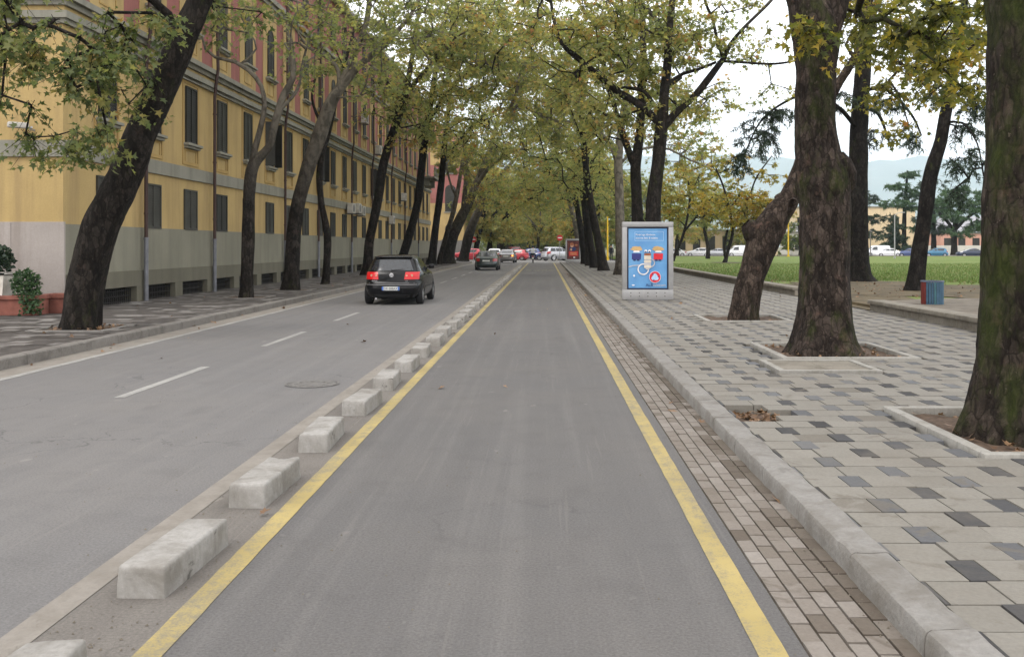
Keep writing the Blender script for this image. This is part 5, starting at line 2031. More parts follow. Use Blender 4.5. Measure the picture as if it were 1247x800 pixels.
J = [(0, 0, .92, .15, .12), (0, .05, 1.12, .14, .10), (0, .1, 1.33, .18, .11), (0, .13, 1.44, .07), (0, .15, 1.50, .055), (0, .17, 1.6, .085, .095), (0, .17, 1.68, .06, .07),
     (-.12, .05, .90, .09), (-.2, .45, .82, .068), (-.16, .55, .45, .05), (-.16, .66, .37, .035), (.12, .05, .90, .09), (.2, .45, .82, .068), (.16, .55, .45, .05), (.16, .66, .37, .035),
     (-.21, .1, 1.38, .06), (-.32, .3, 1.17, .045), (-.3, .62, 1.09, .034), (-.29, .76, 1.07, .03), (.21, .1, 1.38, .06), (.32, .3, 1.17, .045), (.3, .62, 1.09, .034), (.29, .76, 1.07, .03)]
E = [(0, 1), (1, 2), (2, 3), (3, 4), (4, 5), (5, 6), (0, 7), (7, 8), (8, 9), (9, 10), (0, 11), (11, 12), (12, 13), (13, 14), (2, 15), (15, 16), (16, 17), (17, 18), (2, 19), (19, 20), (20, 21), (21, 22)]
skin_body('body', J, E, root, ['cloth_white', 'cloth_dark', 'skin'], lambda c: 2 if (c.z > 1.46 or c.y > .7 and c.z > 1) else (1 if c.z < .98 else 0))
hair_cap(root, (0, .165, 1.63), 'car_black', True)


# ------------------------------------------------------------------ posts and lamps
def post(loc, h, r, mat, lab, name='street_lamp', head=None):
    root = empty(name, loc, lab, 'post' if name == 'post' else 'street lamp')
    m = MB(); m.tube([(0, 0, -.05), (0, 0, h)], [r, r * .8], 12); m.cyl((0, 0, 0), (0, 0, 1), r * 1.8, .25, 12)
    m.obj('pole', mat, root, smooth=True, angle=40)
    if head == 'cap':
        m = MB(); m.cyl((0, 0, h), (0, 0, 1), .32, .10, 16, 0, .1); m.cyl((0, 0, h - .22), (0, 0, 1), .14, .22, 12); m.obj('lamp_head', 'iron', root)
    elif head == 'arm':
        m = MB(); m.tube([(0, 0, h), (.3, 0, h + .25), (.9, 0, h + .35)], .04, 8); m.bbox(.8, 1.3, -.1, .1, h + .3, h + .42, .03); m.obj('lamp_head', 'steel_grey', root)
    elif head == 'ball':
        m = MB(); m.cyl((0, 0, h), (0, 0, 1), r * 1.5, .06, 12); m.obj('cap', mat, root)


post(((740 - U0) * 118 / F, 118, .0), 5.4, .11, 'yellow_pole', 'yellow post behind the dark trunks left of the blue advertisement', 'post', 'ball')
post(((960 - U0) * 141 / F, 141, .15), 5.0, .12, 'yellow_pole', 'yellow post at the far lawn edge beside the trunk with cut stubs', 'post', 'ball')
post(((1089.5 - U0) * 122 / F, 122, .15), 5.6, .08, 'steel_grey', 'slim grey lamp post standing on the lawn before the conical conifer', 'street_lamp', 'arm')
post(((1060 - U0) * 143 / F, 143, .15), 3.9, .08, 'iron', 'dark lamp with flat cap at the lawn edge beside the cedar trunk', 'street_lamp', 'cap')


# ------------------------------------------------------------------ far buildings
def block(name, lab, x0, x1, y0, y1, h, wall, roofm, nfl, nw, wm='shutter', z=0., pitched=True, awning=None, face='y', arch=False, bands=None):
    root = empty(name, ((x0 + x1) / 2, y0, z), lab, 'building')
    hx, dy = (x1 - x0) / 2, y1 - y0
    m = MB()
    if bands:
        zz = 0
        for k, (hh, mi) in enumerate(bands):
            m.box(-hx, hx, 0, dy, zz + .002, zz + hh, mi)
            zz += hh
        m.obj('wall', wall, root)
    else:
        m.box(-hx, hx, 0, dy, 0, h)
        m.obj('wall', wall, root)
    m = MB(); m.box(-hx - .2, hx + .2, -.25, dy + .25, h + .002, h + .3); m.obj('cornice', 'stone_trim', root)
    if pitched:
        m = MB()
        rh = min(dy, 2 * hx) * .28
        m.add([(-hx - .4, -.4, h + .302), (hx + .4, -.4, h + .302), (hx + .4, dy + .4, h + .302), (-hx - .4, dy + .4, h + .302), (-hx * .6, dy / 2, h + .3 + rh), (hx * .6, dy / 2, h + .3 + rh)], [(0, 1, 5, 4), (1, 2, 5), (2, 3, 4, 5), (3, 0, 4)])
        m.obj('roof', roofm, root)
    fh = h / nfl
    wt = None
    for f in range(nfl):
        for k in range(nw):
            x = -hx + 2 * hx * (k + .5) / nw
            ww, hh = min(.7, hx / nw * .55), fh * .28
            m = MB()
            if arch: m.prism_y([(-ww, -hh), (ww, -hh)] + [(ww * math.cos(t), hh + ww * math.sin(t)) for t in np.linspace(0, math.pi, 9)], -.02, .03)
            else: m.box(-ww, ww, -.02, .03, -hh, hh)
            wo_ = m.obj('window', wm, root, (x, -.012, fh * (f + .52)))
            m = MB(); m.box(-ww - .15, ww + .15, -.12, -.022, -hh - .15, -hh - .005); m.obj('sill', 'stone_trim', wo_)
    if awning:
        m = MB()
        x0_, x1_, za, zb = awning
        m.add([(x0_, -.05, zb), (x1_, -.05, zb), (x1_, -2.6, za), (x0_, -2.6, za), (x0_, -.05, zb + .1), (x1_, -.05, zb + .1), (x1_, -2.6, za + .1), (x0_, -2.6, za + .1)], [(0, 1, 2, 3), (4, 5, 6, 7), (0, 1, 5, 4), (1, 2, 6, 5), (2, 3, 7, 6), (3, 0, 4, 7)])
        m.obj('awning', 'cream_wall', root)
        for xx in np.linspace(x0_ + .3, x1_ - .3, 4):
            m = MB(); m.cyl((xx, -2.3, 0), (0, 0, 1), .16, za, 10); m.obj('column', 'pale_wall', root)
    return root


block('corner_building', 'yellow and red corner building with arched windows beyond the crossing', -42, -10.6, 124, 140, 15.2, ['yellow_wall', 'red_wall'], 'roof_tile', 3, 9, arch=True, bands=[(7.4, 0), (5.0, 1), (2.8, 0)])
block('villa', 'low cream building with a pale awning behind the white cars', 24.5, 44, 178, 190, 4.6, 'cream_wall', 'roof_tile', 1, 7, awning=(9.6, 13.6, 2.8, 5.6) if False else (2, 7, 2.9, 5.2), pitched=False)
block('office_building', 'tall pale yellow building behind the cedars beyond the lawn', 58, 84, 214, 230, 10.5, 'cream_wall', 'roof_grey', 1, 3, pitched=False)
block('house', 'low pink house with a grey roof on the right beyond the parked cars', 78, 92, 186, 198, 4.2, 'pink_wall', 'roof_grey', 1, 5)
block('house', 'pink house with a steep grey roof at the right trunk, beyond the dark saloon', 92.5, 112, 192, 204, 4.4, 'pink_wall', 'roof_grey', 1, 5)
block('house', 'long pale low building glimpsed between the trunks left of the thick trunk', 50, 57, 190, 200, 4.4, 'pale_wall', 'roof_grey', 1, 4)
m = MB()
m.box(-26, -9.2, 121.2, 121.5, 0, 2.5)
for i in range(6): m.box(-26 + i * 3.2, -25.6 + i * 3.2, 121.1, 121.2, 0, 2.6)
props(m.obj('garden_wall', 'grey_wall'), 'dark grey wall beyond the crossing behind the left trunks', 'wall')
m = MB()
m.box(69, 110, 176, 176.3, 0, 1.9)
props(m.obj('garden_wall', 'pale_wall'), 'pale turquoise white wall behind the dark saloon beyond the lawn', 'wall')
# ------------------------------------------------------------------ left row of plane trees
GL, GR_ = 'plane trees along the left pavement', 'plane trees along the right pavement'
XL = -11.0
T1 = 18.3
tree('plane_tree', 'thick dark tree with mossy edge leaning right in front of the yellow corner', 'tree', [
    LB(T1, (97, 401, 50), (98, 392, 50), (104, 350, 49), (112, 315, 49), (124, 275, 48), (143, 236, 46), (160, 195, 44), (175, 157, 42), (194, 115, 40), (210, 79, 38), (226, 40, 37), (244, 0, 34), (272, -70, 29), (298, -160, 24), (325, -280, 16)),
    LB(T1, (219, 52, 16), (205, 18, 13), (185, 0, 11, -.3), (150, -18, 9, -.8), (100, -22, 7, -1.2), (40, -20, 5, -1.6)),
    LB(T1, (262, -45, 16), (300, -110, 13), (350, -160, 10, 1), (420, -200, 7, 1.5)),
], [cl(60, 10, 16.9, 1.3, .8, .55, 20), cl(110, 60, 16.5, .85, .7, .65, 12), cl(95, 105, 16.4, .6, .5, .5, 8), cl(35, 70, 16.6, .7, .6, .6, 9), cl(40, 120, 16.5, .5, .4, .3, 4), cl(108, 150, 16.4, .45, .4, .35, 6), cl(60, 168, 16.4, .6, .4, .12, 3), cl(90, 178, 16.4, .35, .3, .12, 3),
    cl(165, 30, 17, .7, .7, .5, 9), cl(158, 80, 17.4, .4, .5, .5, 4), cl(10, 20, 16.9, .9, .8, .6, 10), cl(150, 115, 17, .12, .3, .2, 2),
    cl(285, -10, 19, .8, 1.0, .6, 7), cl(230, -170, 18, 3.2, 2.4, 1.7, 22), cl(360, -200, 19, 2.5, 2, 1.2, 10)],
    101, 'bark_dark', 'leaf_green', size=.13, tint=(.38, .24), group=GL, sides=26, amp=.10, flare=.10, perTwig=12, twigL=.7, twigs=4, droop=.5, xmin=-11.2, relief=.012, forkz=5.5)
T2 = 29.5
tree('plane_tree', 'slim tree forking low into two crooked limbs, second along the left pavement', 'tree', [
    LB(T2, (299, 363, 20), (300, 350, 19), (302, 294, 20), (303, 255, 19), (304, 226, 19), (309, 200, 18), (327, 192 - 12, 13), (335, 150, 12), (346, 115, 11), (357, 94, 10), (355, 60, 9), (352, 31, 8), (371, 5, 6), (385, -50, 4)),
    LB(T2, (306, 212, 13), (309, 188, 11), (317, 157, 9), (322, 130, 8), (318, 105, 7), (303, 86, 7), (287, 76, 6), (262, 70, 5), (250, 60, 4), (246, 45, 3)),
    LB(T2, (340, 135, 7), (362, 110, 5), (368, 80, 4), (378, 40, 3)),
    LB(T2, (292, 79, 4), (312, 60, 3), (300, 30, 2.5)),
], [cl(350, 5, 29, 1.8, 1.6, 1.1, 19), cl(260, 25, 28.5, 1.0, 1.0, .7, 4), cl(300, 40, 29, 1.0, 1, .8, 4), cl(372, -60, 30, 3.4, 2.6, 1.8, 20), cl(375, 60, 29, .8, .8, .6, 6), cl(275, -30, 29, 2, 2, 1, 7)],
    102, 'bark_plane', 'leaf_olive', tint=(.36, .2), group=GL, sides=18, flare=.2, size=.155, xmin=XL, amp=.10, perTwig=9, twigL=.9)
T3 = 34.5
tree('plane_tree', 'stout tree with pale mottled upper limbs leaning right, third along the left pavement', 'tree', [
    LB(T3, (353, 354, 26), (354, 340, 25), (358, 283, 23), (363, 250, 22), (370, 222, 22), (380, 190, 23), (391, 160, 23), (401, 130, 20), (411, 112, 17), (423, 97, 14), (436, 82, 12), (452, 68, 10), (468, 56, 9), (484, 38, 7), (499, 20, 6), (515, -10, 4)),
    LB(T3, (411, 112, 12), (423, 85, 10), (436, 55, 9), (446, 28, 9), (450, 0, 8), (455, -50, 6), (470, -120, 4)),
    LB(T3, (391, 155, 10), (402, 130, 8), (413, 100, 7), (409, 80, 6), (398, 70, 5), (380, 60, 4), (365, 48, 3)),
    LB(T3, (425, 92, 6), (437, 55, 5), (447, 20, 5), (449, -20, 4)),
], [cl(430, 15, 34, 2.6, 2.2, 1.5, 32), cl(480, 60, 33, 1.8, 2, 1.4, 26), cl(420, -70, 34, 4.5, 3.5, 2.4, 24), cl(375, 80, 34, .9, .9, .6, 6), cl(500, 0, 33, 2, 2, 1.6, 26), cl(455, 110, 34, .8, .8, .5, 6)],
    103, 'bark_plane', 'leaf_olive', tint=(.38, .2), group=GL, sides=20, flare=.2, size=.155, xmin=XL, amp=.10, perTwig=9, twigL=.9)
T4 = 39.7
tree('plane_tree', 'thin crooked dark tree standing behind the stout third one on the left', 'tree', [
    LB(T4, (396, 348, 14), (397, 335, 12), (399, 294, 12), (396, 270, 11), (391, 245, 10), (389, 215, 10), (392, 190, 9), (399, 165, 9), (405, 140, 8), (412, 110, 6), (420, 80, 5), (430, 40, 4)),
    LB(T4, (399, 165, 6), (388, 145, 5), (380, 120, 4), (384, 95, 3)),
], [cl(412, 95, 39, 1.3, 1.3, .9, 8), cl(430, 35, 39, 1.8, 1.8, 1.8, 14), cl(385, 95, 39, .8, .8, .6, 3)],
    104, 'bark_dark', 'leaf_olive', tint=(.38, .2), group=GL, sides=14, flare=.3, size=.19, xmin=XL)
T5 = 52
tree('plane_tree', 'tall dark tree curving right just left of the black hatchback', 'tree', [
    LB(T5, (447, 336, 15), (448, 325, 13), (450, 294, 13), (456, 265, 13), (461, 240, 13), (465, 210, 13), (471, 185, 12), (479, 160, 12), (487, 138, 11), (494, 115, 9), (501, 75, 7), (508, 30, 5), (512, -20, 4)),
    LB(T5, (485, 140, 7), (478, 115, 6), (468, 90, 5), (462, 60, 4)),
    LB(T5, (492, 118, 7), (515, 90, 6, -1), (540, 65, 5, -2), (570, 40, 4, -3)),
], [cl(492, 130, 50.5, 2.4, 2.4, 1.6, 32), cl(520, 60, 50, 4.0, 3.5, 2.8, 80), cl(460, 85, 51, 1.6, 1.8, 1.5, 10), cl(545, 10, 48, 3.5, 3, 2.4, 60), cl(570, 70, 47, 2.6, 3, 1.8, 36), cl(605, 20, 46, 3, 3, 2, 44), cl(505, 155, 50, 1.4, 1.5, .8, 12)],
    105, 'bark_dark', 'leaf_olive', tint=(.50, .24), group=GL, sides=14, flare=.3, size=.205, xmin=XL, perTwig=9, twigL=1.05)
T6 = 63
tree('plane_tree', 'dark straight tree leaning right, its foot hidden behind the black hatchback', 'tree', [
    LB(T6, (487, 329, 14), (489, 318, 13), (496, 295, 12), (503, 270, 11), (509, 245, 11), (512, 220, 11), (515, 190, 11), (519, 162, 10), (524, 130, 9), (530, 90, 7), (538, 40, 5)),
    LB(T6, (521, 150, 7), (540, 120, 6, -1), (562, 95, 5, -2), (590, 70, 4, -3)),
], [cl(540, 140, 61, 3.2, 3, 2.4, 60), cl(575, 60, 58, 4.5, 4, 3.2, 90), cl(520, 90, 62, 3, 3, 2.4, 44), cl(600, 10, 56, 4, 3.5, 2.6, 70), cl(615, 95, 58, 3, 3, 2.2, 50)],
    106, 'bark_black', 'leaf_olive', tint=(.52, .24), group=GL, sides=12, flare=.3, size=.215, xmin=XL, perTwig=9, twigL=1.15)
T7 = 80
tree('plane_tree', 'dark upright tree with a side limb right of the black hatchback', 'tree', [
    LB(T7, (525, 323, 14), (526, 315, 12), (529, 290, 11), (532, 265, 10), (536, 235, 10), (539, 205, 9), (541, 180, 8), (545, 145, 7), (550, 100, 5)),
    LB(T7, (539, 200, 6), (550, 185, 5), (565, 165, 4, -1), (590, 140, 4, -2)),
], [cl(555, 140, 77, 4.0, 3.6, 3.6, 70), cl(600, 90, 74, 4.5, 4, 3.6, 80), cl(535, 175, 79, 1.8, 2, 1.5, 18), cl(585, 180, 78, 2.5, 2, 1.5, 24)],
    107, 'bark_black', 'leaf_olive', tint=(.48, .22), group=GL, sides=12, flare=.3, size=.22, xmin=XL, perTwig=9, twigL=1.25)
tree('plane_tree', 'thin brown leaning tree between the dark upright one and the thick pair on the left', 'tree', [
    LB(84, (535, 322, 7), (537, 310, 7), (544, 285, 7), (551, 262, 7), (557, 235, 6), (562, 205, 5), (568, 170, 4)),
    LB(84, (556, 240, 4), (549, 225, 3), (543, 200, 2.5)),
], [cl(570, 180, 83, 3, 3, 2.6, 36), cl(548, 205, 84, 1.5, 1.5, 1.2, 10)], 108, 'bark_plane', 'leaf_olive', tint=(.48, .22), group=GL, sides=10, size=.24, xmin=XL)
T9 = 87
tree('plane_tree', 'thick dark tree leaning right, nearer of the leaning pair left of the grey saloon', 'tree', [
    LB(T9, (545, 322, 17), (546, 312, 16), (550, 292, 16), (557, 275, 15), (564, 260, 13), (572, 246, 11), (580, 224, 9), (590, 200, 7), (599, 175, 6), (607, 140, 4)),
    LB(T9, (564, 262, 8), (566, 235, 6), (568, 205, 5), (566, 170, 4)),
    LB(T9, (578, 230, 6), (595, 205, 5, -1), (618, 188, 4, -3), (640, 180, 3, -5)),
], [cl(600, 165, 84, 4.5, 4, 3.8, 56), cl(570, 160, 87, 3, 3, 3, 24), cl(635, 150, 82, 4, 4, 3.2, 42), cl(590, 235, 86, 2, 2, 1.3, 18)],
    109, 'bark_plane', 'leaf_olive', tint=(.56, .22), group=GL, sides=12, size=.24, xmin=XL, perTwig=9, twigL=1.25)
T10 = 101
tree('plane_tree', 'thick dark tree leaning right, farther of the leaning pair left of the grey saloon', 'tree', [
    LB(T10, (564, 319, 14), (566, 308, 13), (571, 287, 13), (577, 270, 11), (584, 254, 10), (594, 234, 8), (604, 220, 7), (614, 209, 6), (630, 190, 4)),
    LB(T10, (592, 238, 5), (605, 231, 4), (625, 229, 4, -1), (645, 228, 3, -2)),
    LB(T10, (580, 262, 6), (584, 235, 5), (583, 205, 4)),
], [cl(625, 195, 98, 5, 4, 3.6, 60), cl(605, 235, 100, 3.5, 3, 2.2, 50), cl(650, 225, 97, 3, 3, 2.6, 40), cl(585, 200, 101, 3, 3, 3, 34)],
    110, 'bark_plane', 'leaf_olive', tint=(.55, .22), group=GL, sides=12, size=.26, perTwig=10, twigL=1.2)

# ------------------------------------------------------------------ right row
R1 = 8.35
tree('plane_tree', 'massive mossy trunk cut by the right edge of the picture', 'tree', [
    [(4.26, R1, .05, .47), (4.26, R1, .3, .455), (4.29, R1, .8, .44), (4.33, R1, 1.6, .43), (4.36, R1, 2.6, .42), (4.37, R1, 3.6, .41), (4.30, R1, 4.6, .40), (4.25, R1 + .1, 5.6, .36), (4.1, R1 + .2, 6.8, .28), (3.9, R1 + .2, 8.2, .18), (3.8, R1 + .2, 9.6, .1)],
    [(4.28, R1, 4.4, .2), (4.0, R1 + .7, 5.0, .13), (3.9, R1 + 2.0, 5.2, .09), (4.1, R1 + 3.6, 5.1, .06), (4.4, R1 + 5.0, 5.0, .04)],
    [(4.2, R1, 5.8, .2), (5.2, R1 + .3, 7.0, .14), (6.3, R1 + .4, 8.0, .08)],
    [(4.2, R1, 5.6, .2), (3.0, R1, 6.8, .14), (1.8, R1 + .2, 7.8, .08)],
], [cl(1150, 15, 11.8, .75, .8, .35, 10), cl(1105, 50, 12.6, .6, .7, .3, 5), cl(1180, 60, 11.5, .3, .6, .45, 4), cl(1165, 105, 11.8, .25, .5, .25, 2), cl(1080, 15, 12.6, .5, .6, .3, 4),
    ((4.2, R1, 9.2), (3.6, 3.0, 2.0), 24)],
    201, 'bark_moss', 'leaf_yellow', tint=(.26, .28), group=GR_, sides=40, amp=.07, flare=.28, size=.115, twigL=.5, perTwig=10, relief=.017)
R2 = 14.6
tree('plane_tree', 'thick trunk with flared foot and a bulge on its right side, behind the framed slab', 'tree', [
    LB(R2, (1004, 434, 76), (1004, 425, 73), (1004, 400, 69), (1004, 350, 64), (1004, 300, 62), (1004, 250, 64), (1002, 222, 67), (998, 200, 60), (994, 170, 52), (993, 130, 50), (994, 90, 50), (994, 55, 58), (988, 22, 56), (972, -15, 38), (955, -70, 26), (935, -160, 18), (915, -260, 10)),
    LB(R2, (1000, 60, 36), (1013, 25, 32), (1024, -15, 29), (1045, -80, 22), (1065, -170, 14), (1080, -270, 8)),
    LB(R2, (1012, 196, 40), (1020, 206, 44), (1027, 218, 38), (1031, 230, 24), (1032, 240, 8)),
    LB(R2, (985, 35, 12, -.3), (984, 28, 6, -.6), (985, 22, 4, -.9)),
    LB(R2, (1040, -60, 14), (1075, -40, 9, .3), (1120, -10, 6, .6), (1150, 20, 4, .8)),
], [cl(986, 30, 13.6, .26, .22, .24, 5), cl(1060, 5, 14.6, .9, .8, .4, 7), cl(1110, 40, 15, .8, .7, .4, 6), cl(1160, 50, 15.2, .6, .6, .5, 6), cl(1145, 90, 15.4, .4, .5, .25, 3), cl(960, -160, 15, 2.6, 2.4, 1.5, 16), cl(1080, -200, 15, 2.6, 2.4, 1.5, 14)],
    202, 'bark_some_moss', 'leaf_yellow', tint=(.27, .28), group=GR_, sides=40, amp=.09, flare=.38, size=.135, twigL=.6, perTwig=9, relief=.018)
R3 = 21.2
tree('plane_tree', 'reddish trunk leaning right with cut stubs and a knot, in the third pit', 'tree', [
    LB(R3, (905, 391, 35), (906, 380, 34), (910, 355, 34), (917, 330, 35), (924, 308, 38), (933, 284, 42), (946, 262, 36), (959, 245, 28), (972, 215, 24), (984, 180, 22), (1000, 142, 17), (1015, 112, 13), (1030, 88, 11), (1044, 66, 10), (1054, 44, 9), (1062, 25, 7), (1072, -20, 5)),
    LB(R3, (930, 300, 30), (924, 290, 34), (917, 281, 30), (911, 275, 22), (908, 272, 14)),
    LB(R3, (962, 242, 15), (955, 239, 13), (948, 241, 11), (945, 243, 9)),
    LB(R3, (966, 246, 11, -.24), (966, 246, 11, -.31), (966, 246, 8, -.35)),
    LB(R3, (1046, 62, 6), (1065, 62, 5), (1090, 75, 4), (1120, 90, 3, .3)),
    LB(R3, (1040, 70, 6), (1030, 55, 4), (1045, 30, 3)),
], [cl(1075, 60, 21, 1.3, 1.1, .7, 15), cl(1110, 100, 21, .9, .8, .5, 8), cl(1050, 10, 21, 1.4, 1.2, .7, 15), cl(1150, 20, 21, 1.4, 1.2, .8, 16), cl(1130, 60, 21, .8, .8, .5, 8), cl(1092, 150, 21, .5, .5, .35, 3), cl(1065, 110, 21, .6, .5, .4, 4), cl(1180, 110, 21, .5, .8, .6, 7), cl(1180, 60, 21, .6, .8, .6, 8)],
    203, 'bark_red', 'leaf_yellow', tint=(.34, .30), group=GR_, sides=26, amp=.12, flare=.12, size=.135, twigL=.7, perTwig=9, relief=.014)
R4 = 41.6
tree('cedar_tree', 'tall straight dark cedar trunk standing on the bare earth behind the bulging trunk', 'tree', [
    LB(R4, (1048, 346, 33), (1047, 338, 29), (1046, 320, 26), (1045, 250, 25), (1046, 170, 23), (1049, 110, 21), (1053, 60, 19), (1056, 0, 15), (1058, -80, 9)),
    LB(R4, (1046, 160, 6), (1020, 130, 5, -1), (985, 115, 4, -1.5), (950, 128, 3, -2), (925, 150, 2.5, -2), (908, 185, 2, -2)),
    LB(R4, (1050, 110, 5), (1080, 110, 4, -1), (1110, 140, 3, -1), (1122, 165, 2, -1)),
    LB(R4, (1048, 130, 5), (1070, 140, 4, 1), (1085, 180, 2, 1)),
], [cl(925, 165, 39.6, .9, .6, .8, 24), cl(945, 140, 39.6, .7, .5, .4, 14), cl(905, 195, 39.6, .5, .5, .5, 10), cl(1085, 120, 40.6, .9, .8, .5, 14), cl(1110, 160, 40.6, .5, .5, .6, 8), cl(1068, 165, 42, .6, .6, .6, 6), cl(1056, -50, 41, 4, 3.5, 1.8, 46), cl(1020, 120, 40.8, .8, .8, .5, 10)],
    204, 'bark_black', 'needle', 'needle', tint=(.4, .25), group='cedars on the lawn', sides=20, size=.17, perTwig=26, twigL=.6, droop=.7, flare=.3)
R5 = 32.9
tree('cedar_tree', 'slimmer dark cedar trunk leaning right, beside the striped bin', 'tree', [
    LB(R5, (1113, 359, 24), (1114, 350, 22), (1119, 310, 20), (1124, 280, 19), (1128, 250, 19), (1133, 215, 18), (1140, 190, 17), (1146, 172, 16), (1151, 140, 15), (1158, 108, 13), (1166, 60, 11), (1175, 0, 9), (1182, -70, 5)),
    LB(R5, (1155, 120, 5), (1175, 115, 4, .5), (1205, 130, 3, 1), (1230, 150, 2, 1)),
    LB(R5, (1150, 150, 4), (1172, 150, 3, -.6), (1190, 175, 2, -1), (1198, 215, 2, -1)),
    LB(R5, (1160, 95, 5), (1135, 75, 4, -.5), (1105, 72, 3, -1), (1080, 85, 2, -1.4)),
], [cl(1180, 195, 32, .6, .6, .7, 15), cl(1165, 235, 32, .6, .5, .3, 7), cl(1190, 130, 33.4, .8, .7, .4, 14), cl(1178, 160, 33, .5, .5, .4, 8), cl(1110, 75, 32, .9, .7, .3, 10), cl(1170, 30, 33, 1.6, 1.4, .9, 24), cl(1140, 120, 33, .6, .5, .3, 6)],
    205, 'bark_black', 'needle', 'needle', tint=(.4, .25), group='cedars on the lawn', sides=18, size=.15, perTwig=24, twigL=.55, droop=.75, flare=.3)
R6 = 37.5
tree('plane_tree', 'tree forking into three great limbs directly behind the blue advertisement', 'tree', [
    LB(R6, (796, 345, 24), (796, 330, 23), (795, 270, 20), (797, 235, 18), (801, 200, 17), (804, 170, 17), (806, 148, 16), (809, 115, 13), (813, 75, 11), (815, 35, 10), (819, 0, 9), (826, -60, 6)),
    LB(R6, (800, 148, 10), (790, 137, 10), (770, 122, 9), (755, 114, 9), (740, 102, 8), (720, 85, 8), (705, 72, 8), (690, 60, 6), (680, 45, 5), (672, 10, 4), (668, -40, 3)),
    LB(R6, (808, 155, 11), (820, 141, 10), (835, 127, 9), (848, 115, 9), (860, 100, 9), (872, 84, 8), (881, 72, 7), (889, 55, 5), (905, 35, 4), (940, 0, 4), (960, -30, 3)),
    LB(R6, (881, 72, 5), (874, 52, 4), (868, 25, 4), (858, 0, 3.5), (850, -40, 3)),
    LB(R6, (880, 75, 4), (900, 76, 3.5), (945, 78, 3), (990, 70, 2)),
    LB(R6, (816, 100, 5), (832, 90, 4.5), (850, 85, 4), (872, 76, 3.5)),
    LB(R6, (815, 45, 6), (800, 25, 6), (785, 8, 6), (770, -10, 5), (740, -50, 3)),
    LB(R6, (797, 130, 5), (785, 112, 5), (760, 107, 4, .5), (735, 108, 3.5, 1)),
], [cl(715, 55, 37, 2.4, 2.2, 1.7, 50), cl(785, 20, 37, 2.6, 2.4, 1.6, 52), cl(840, 50, 37.5, 1.5, 1.6, 1.3, 18), cl(885, 20, 37.5, 1.6, 1.6, 1.2, 13), cl(755, 140, 37.5, 1.8, 1.6, .8, 20), cl(850, 125, 38, 1.3, 1.4, .8, 11), cl(790, 85, 38, 1.6, 1.6, 1.2, 22), cl(670, 20, 36.5, 2.2, 2.2, 1.6, 34), cl(920, 60, 38, 1.4, 1.2, .9, 7), cl(690, 110, 37, 1.2, 1.2, .7, 10), cl(800, -70, 37, 4.5, 3.5, 2, 20), cl(940, 110, 37.5, .8, .8, .5, 3)],
    206, 'bark_dark', 'leaf_olive', tint=(.52, .24), group=GR_, sides=18, amp=.10, flare=.25, size=.19, perTwig=9, twigL=.95)
R7 = 44
tree('plane_tree', 'dark tree with a narrow V fork, just left of the great forked one', 'tree', [
    LB(R7, (774, 344, 18), (774, 330, 17), (776, 270, 15), (775, 235, 14), (774, 205, 14), (777, 180, 13), (780, 150, 11), (782, 100, 10), (783, 50, 9), (782, 10, 8), (780, -40, 6)),
    LB(R7, (773, 203, 10), (766, 185, 9), (759, 165, 9), (753, 147, 8), (747, 125, 6), (738, 100, 5), (735, 60, 4)),
    LB(R7, (781, 130, 5), (792, 118, 4), (805, 112, 4), (830, 95, 3)),
    LB(R7, (781, 95, 5), (768, 70, 4), (760, 50, 4), (745, 20, 3)),
], [cl(745, 90, 44, 3.2, 2.8, 2.6, 52), cl(765, 15, 44, 3.6, 3, 2.4, 50), cl(825, 125, 45, 2.4, 2.4, 1.6, 30), cl(805, 60, 45, 2.2, 2.2, 1.8, 34), cl(735, 160, 44, 1.4, 1.4, .8, 10)],
    207, 'bark_dark', 'leaf_olive', tint=(.54, .24), group=GR_, sides=14, flare=.25, size=.20, perTwig=9, twigL=1.0)
R8 = 53.5
tree('plane_tree', 'tree with pale upper trunk and a long pale limb reaching left, left of the advertisement', 'tree', [
    LB(R8, (756, 336, 16), (756, 325, 14), (755, 270, 12), (754, 230, 12), (753, 200, 11), (755, 170, 10), (759, 140, 9), (764, 100, 8), (768, 60, 7), (775, 20, 5), (780, -20, 4)),
    LB(R8, (753, 205, 6), (747, 185, 6), (738, 170, 6), (727, 158, 5.5), (715, 152, 5), (695, 150, 4.5), (673, 147, 4), (656, 138, 3.5), (640, 131, 3), (620, 115, 2.5)),
    LB(R8, (755, 200, 4), (770, 186, 3.5), (788, 180, 3), (815, 182, 3), (840, 195, 2.5), (858, 202, 2)),
], [cl(700, 120, 53, 3.6, 3.2, 2.8, 72), cl(655, 60, 52, 3.8, 3.2, 3.0, 68), cl(800, 150, 54, 3.0, 2.6, 2.6, 50), cl(730, 40, 54, 3.2, 3, 2.6, 44), cl(600, 50, 50, 3, 3, 2.4, 46), cl(845, 190, 54, 2.0, 2, 1.2, 14), cl(640, 125, 52, 2, 2, 1.3, 22)],
    208, 'bark_pale', 'leaf_olive', tint=(.52, .22), group=GR_, sides=12, flare=.25, size=.21, perTwig=9, twigL=1.1)
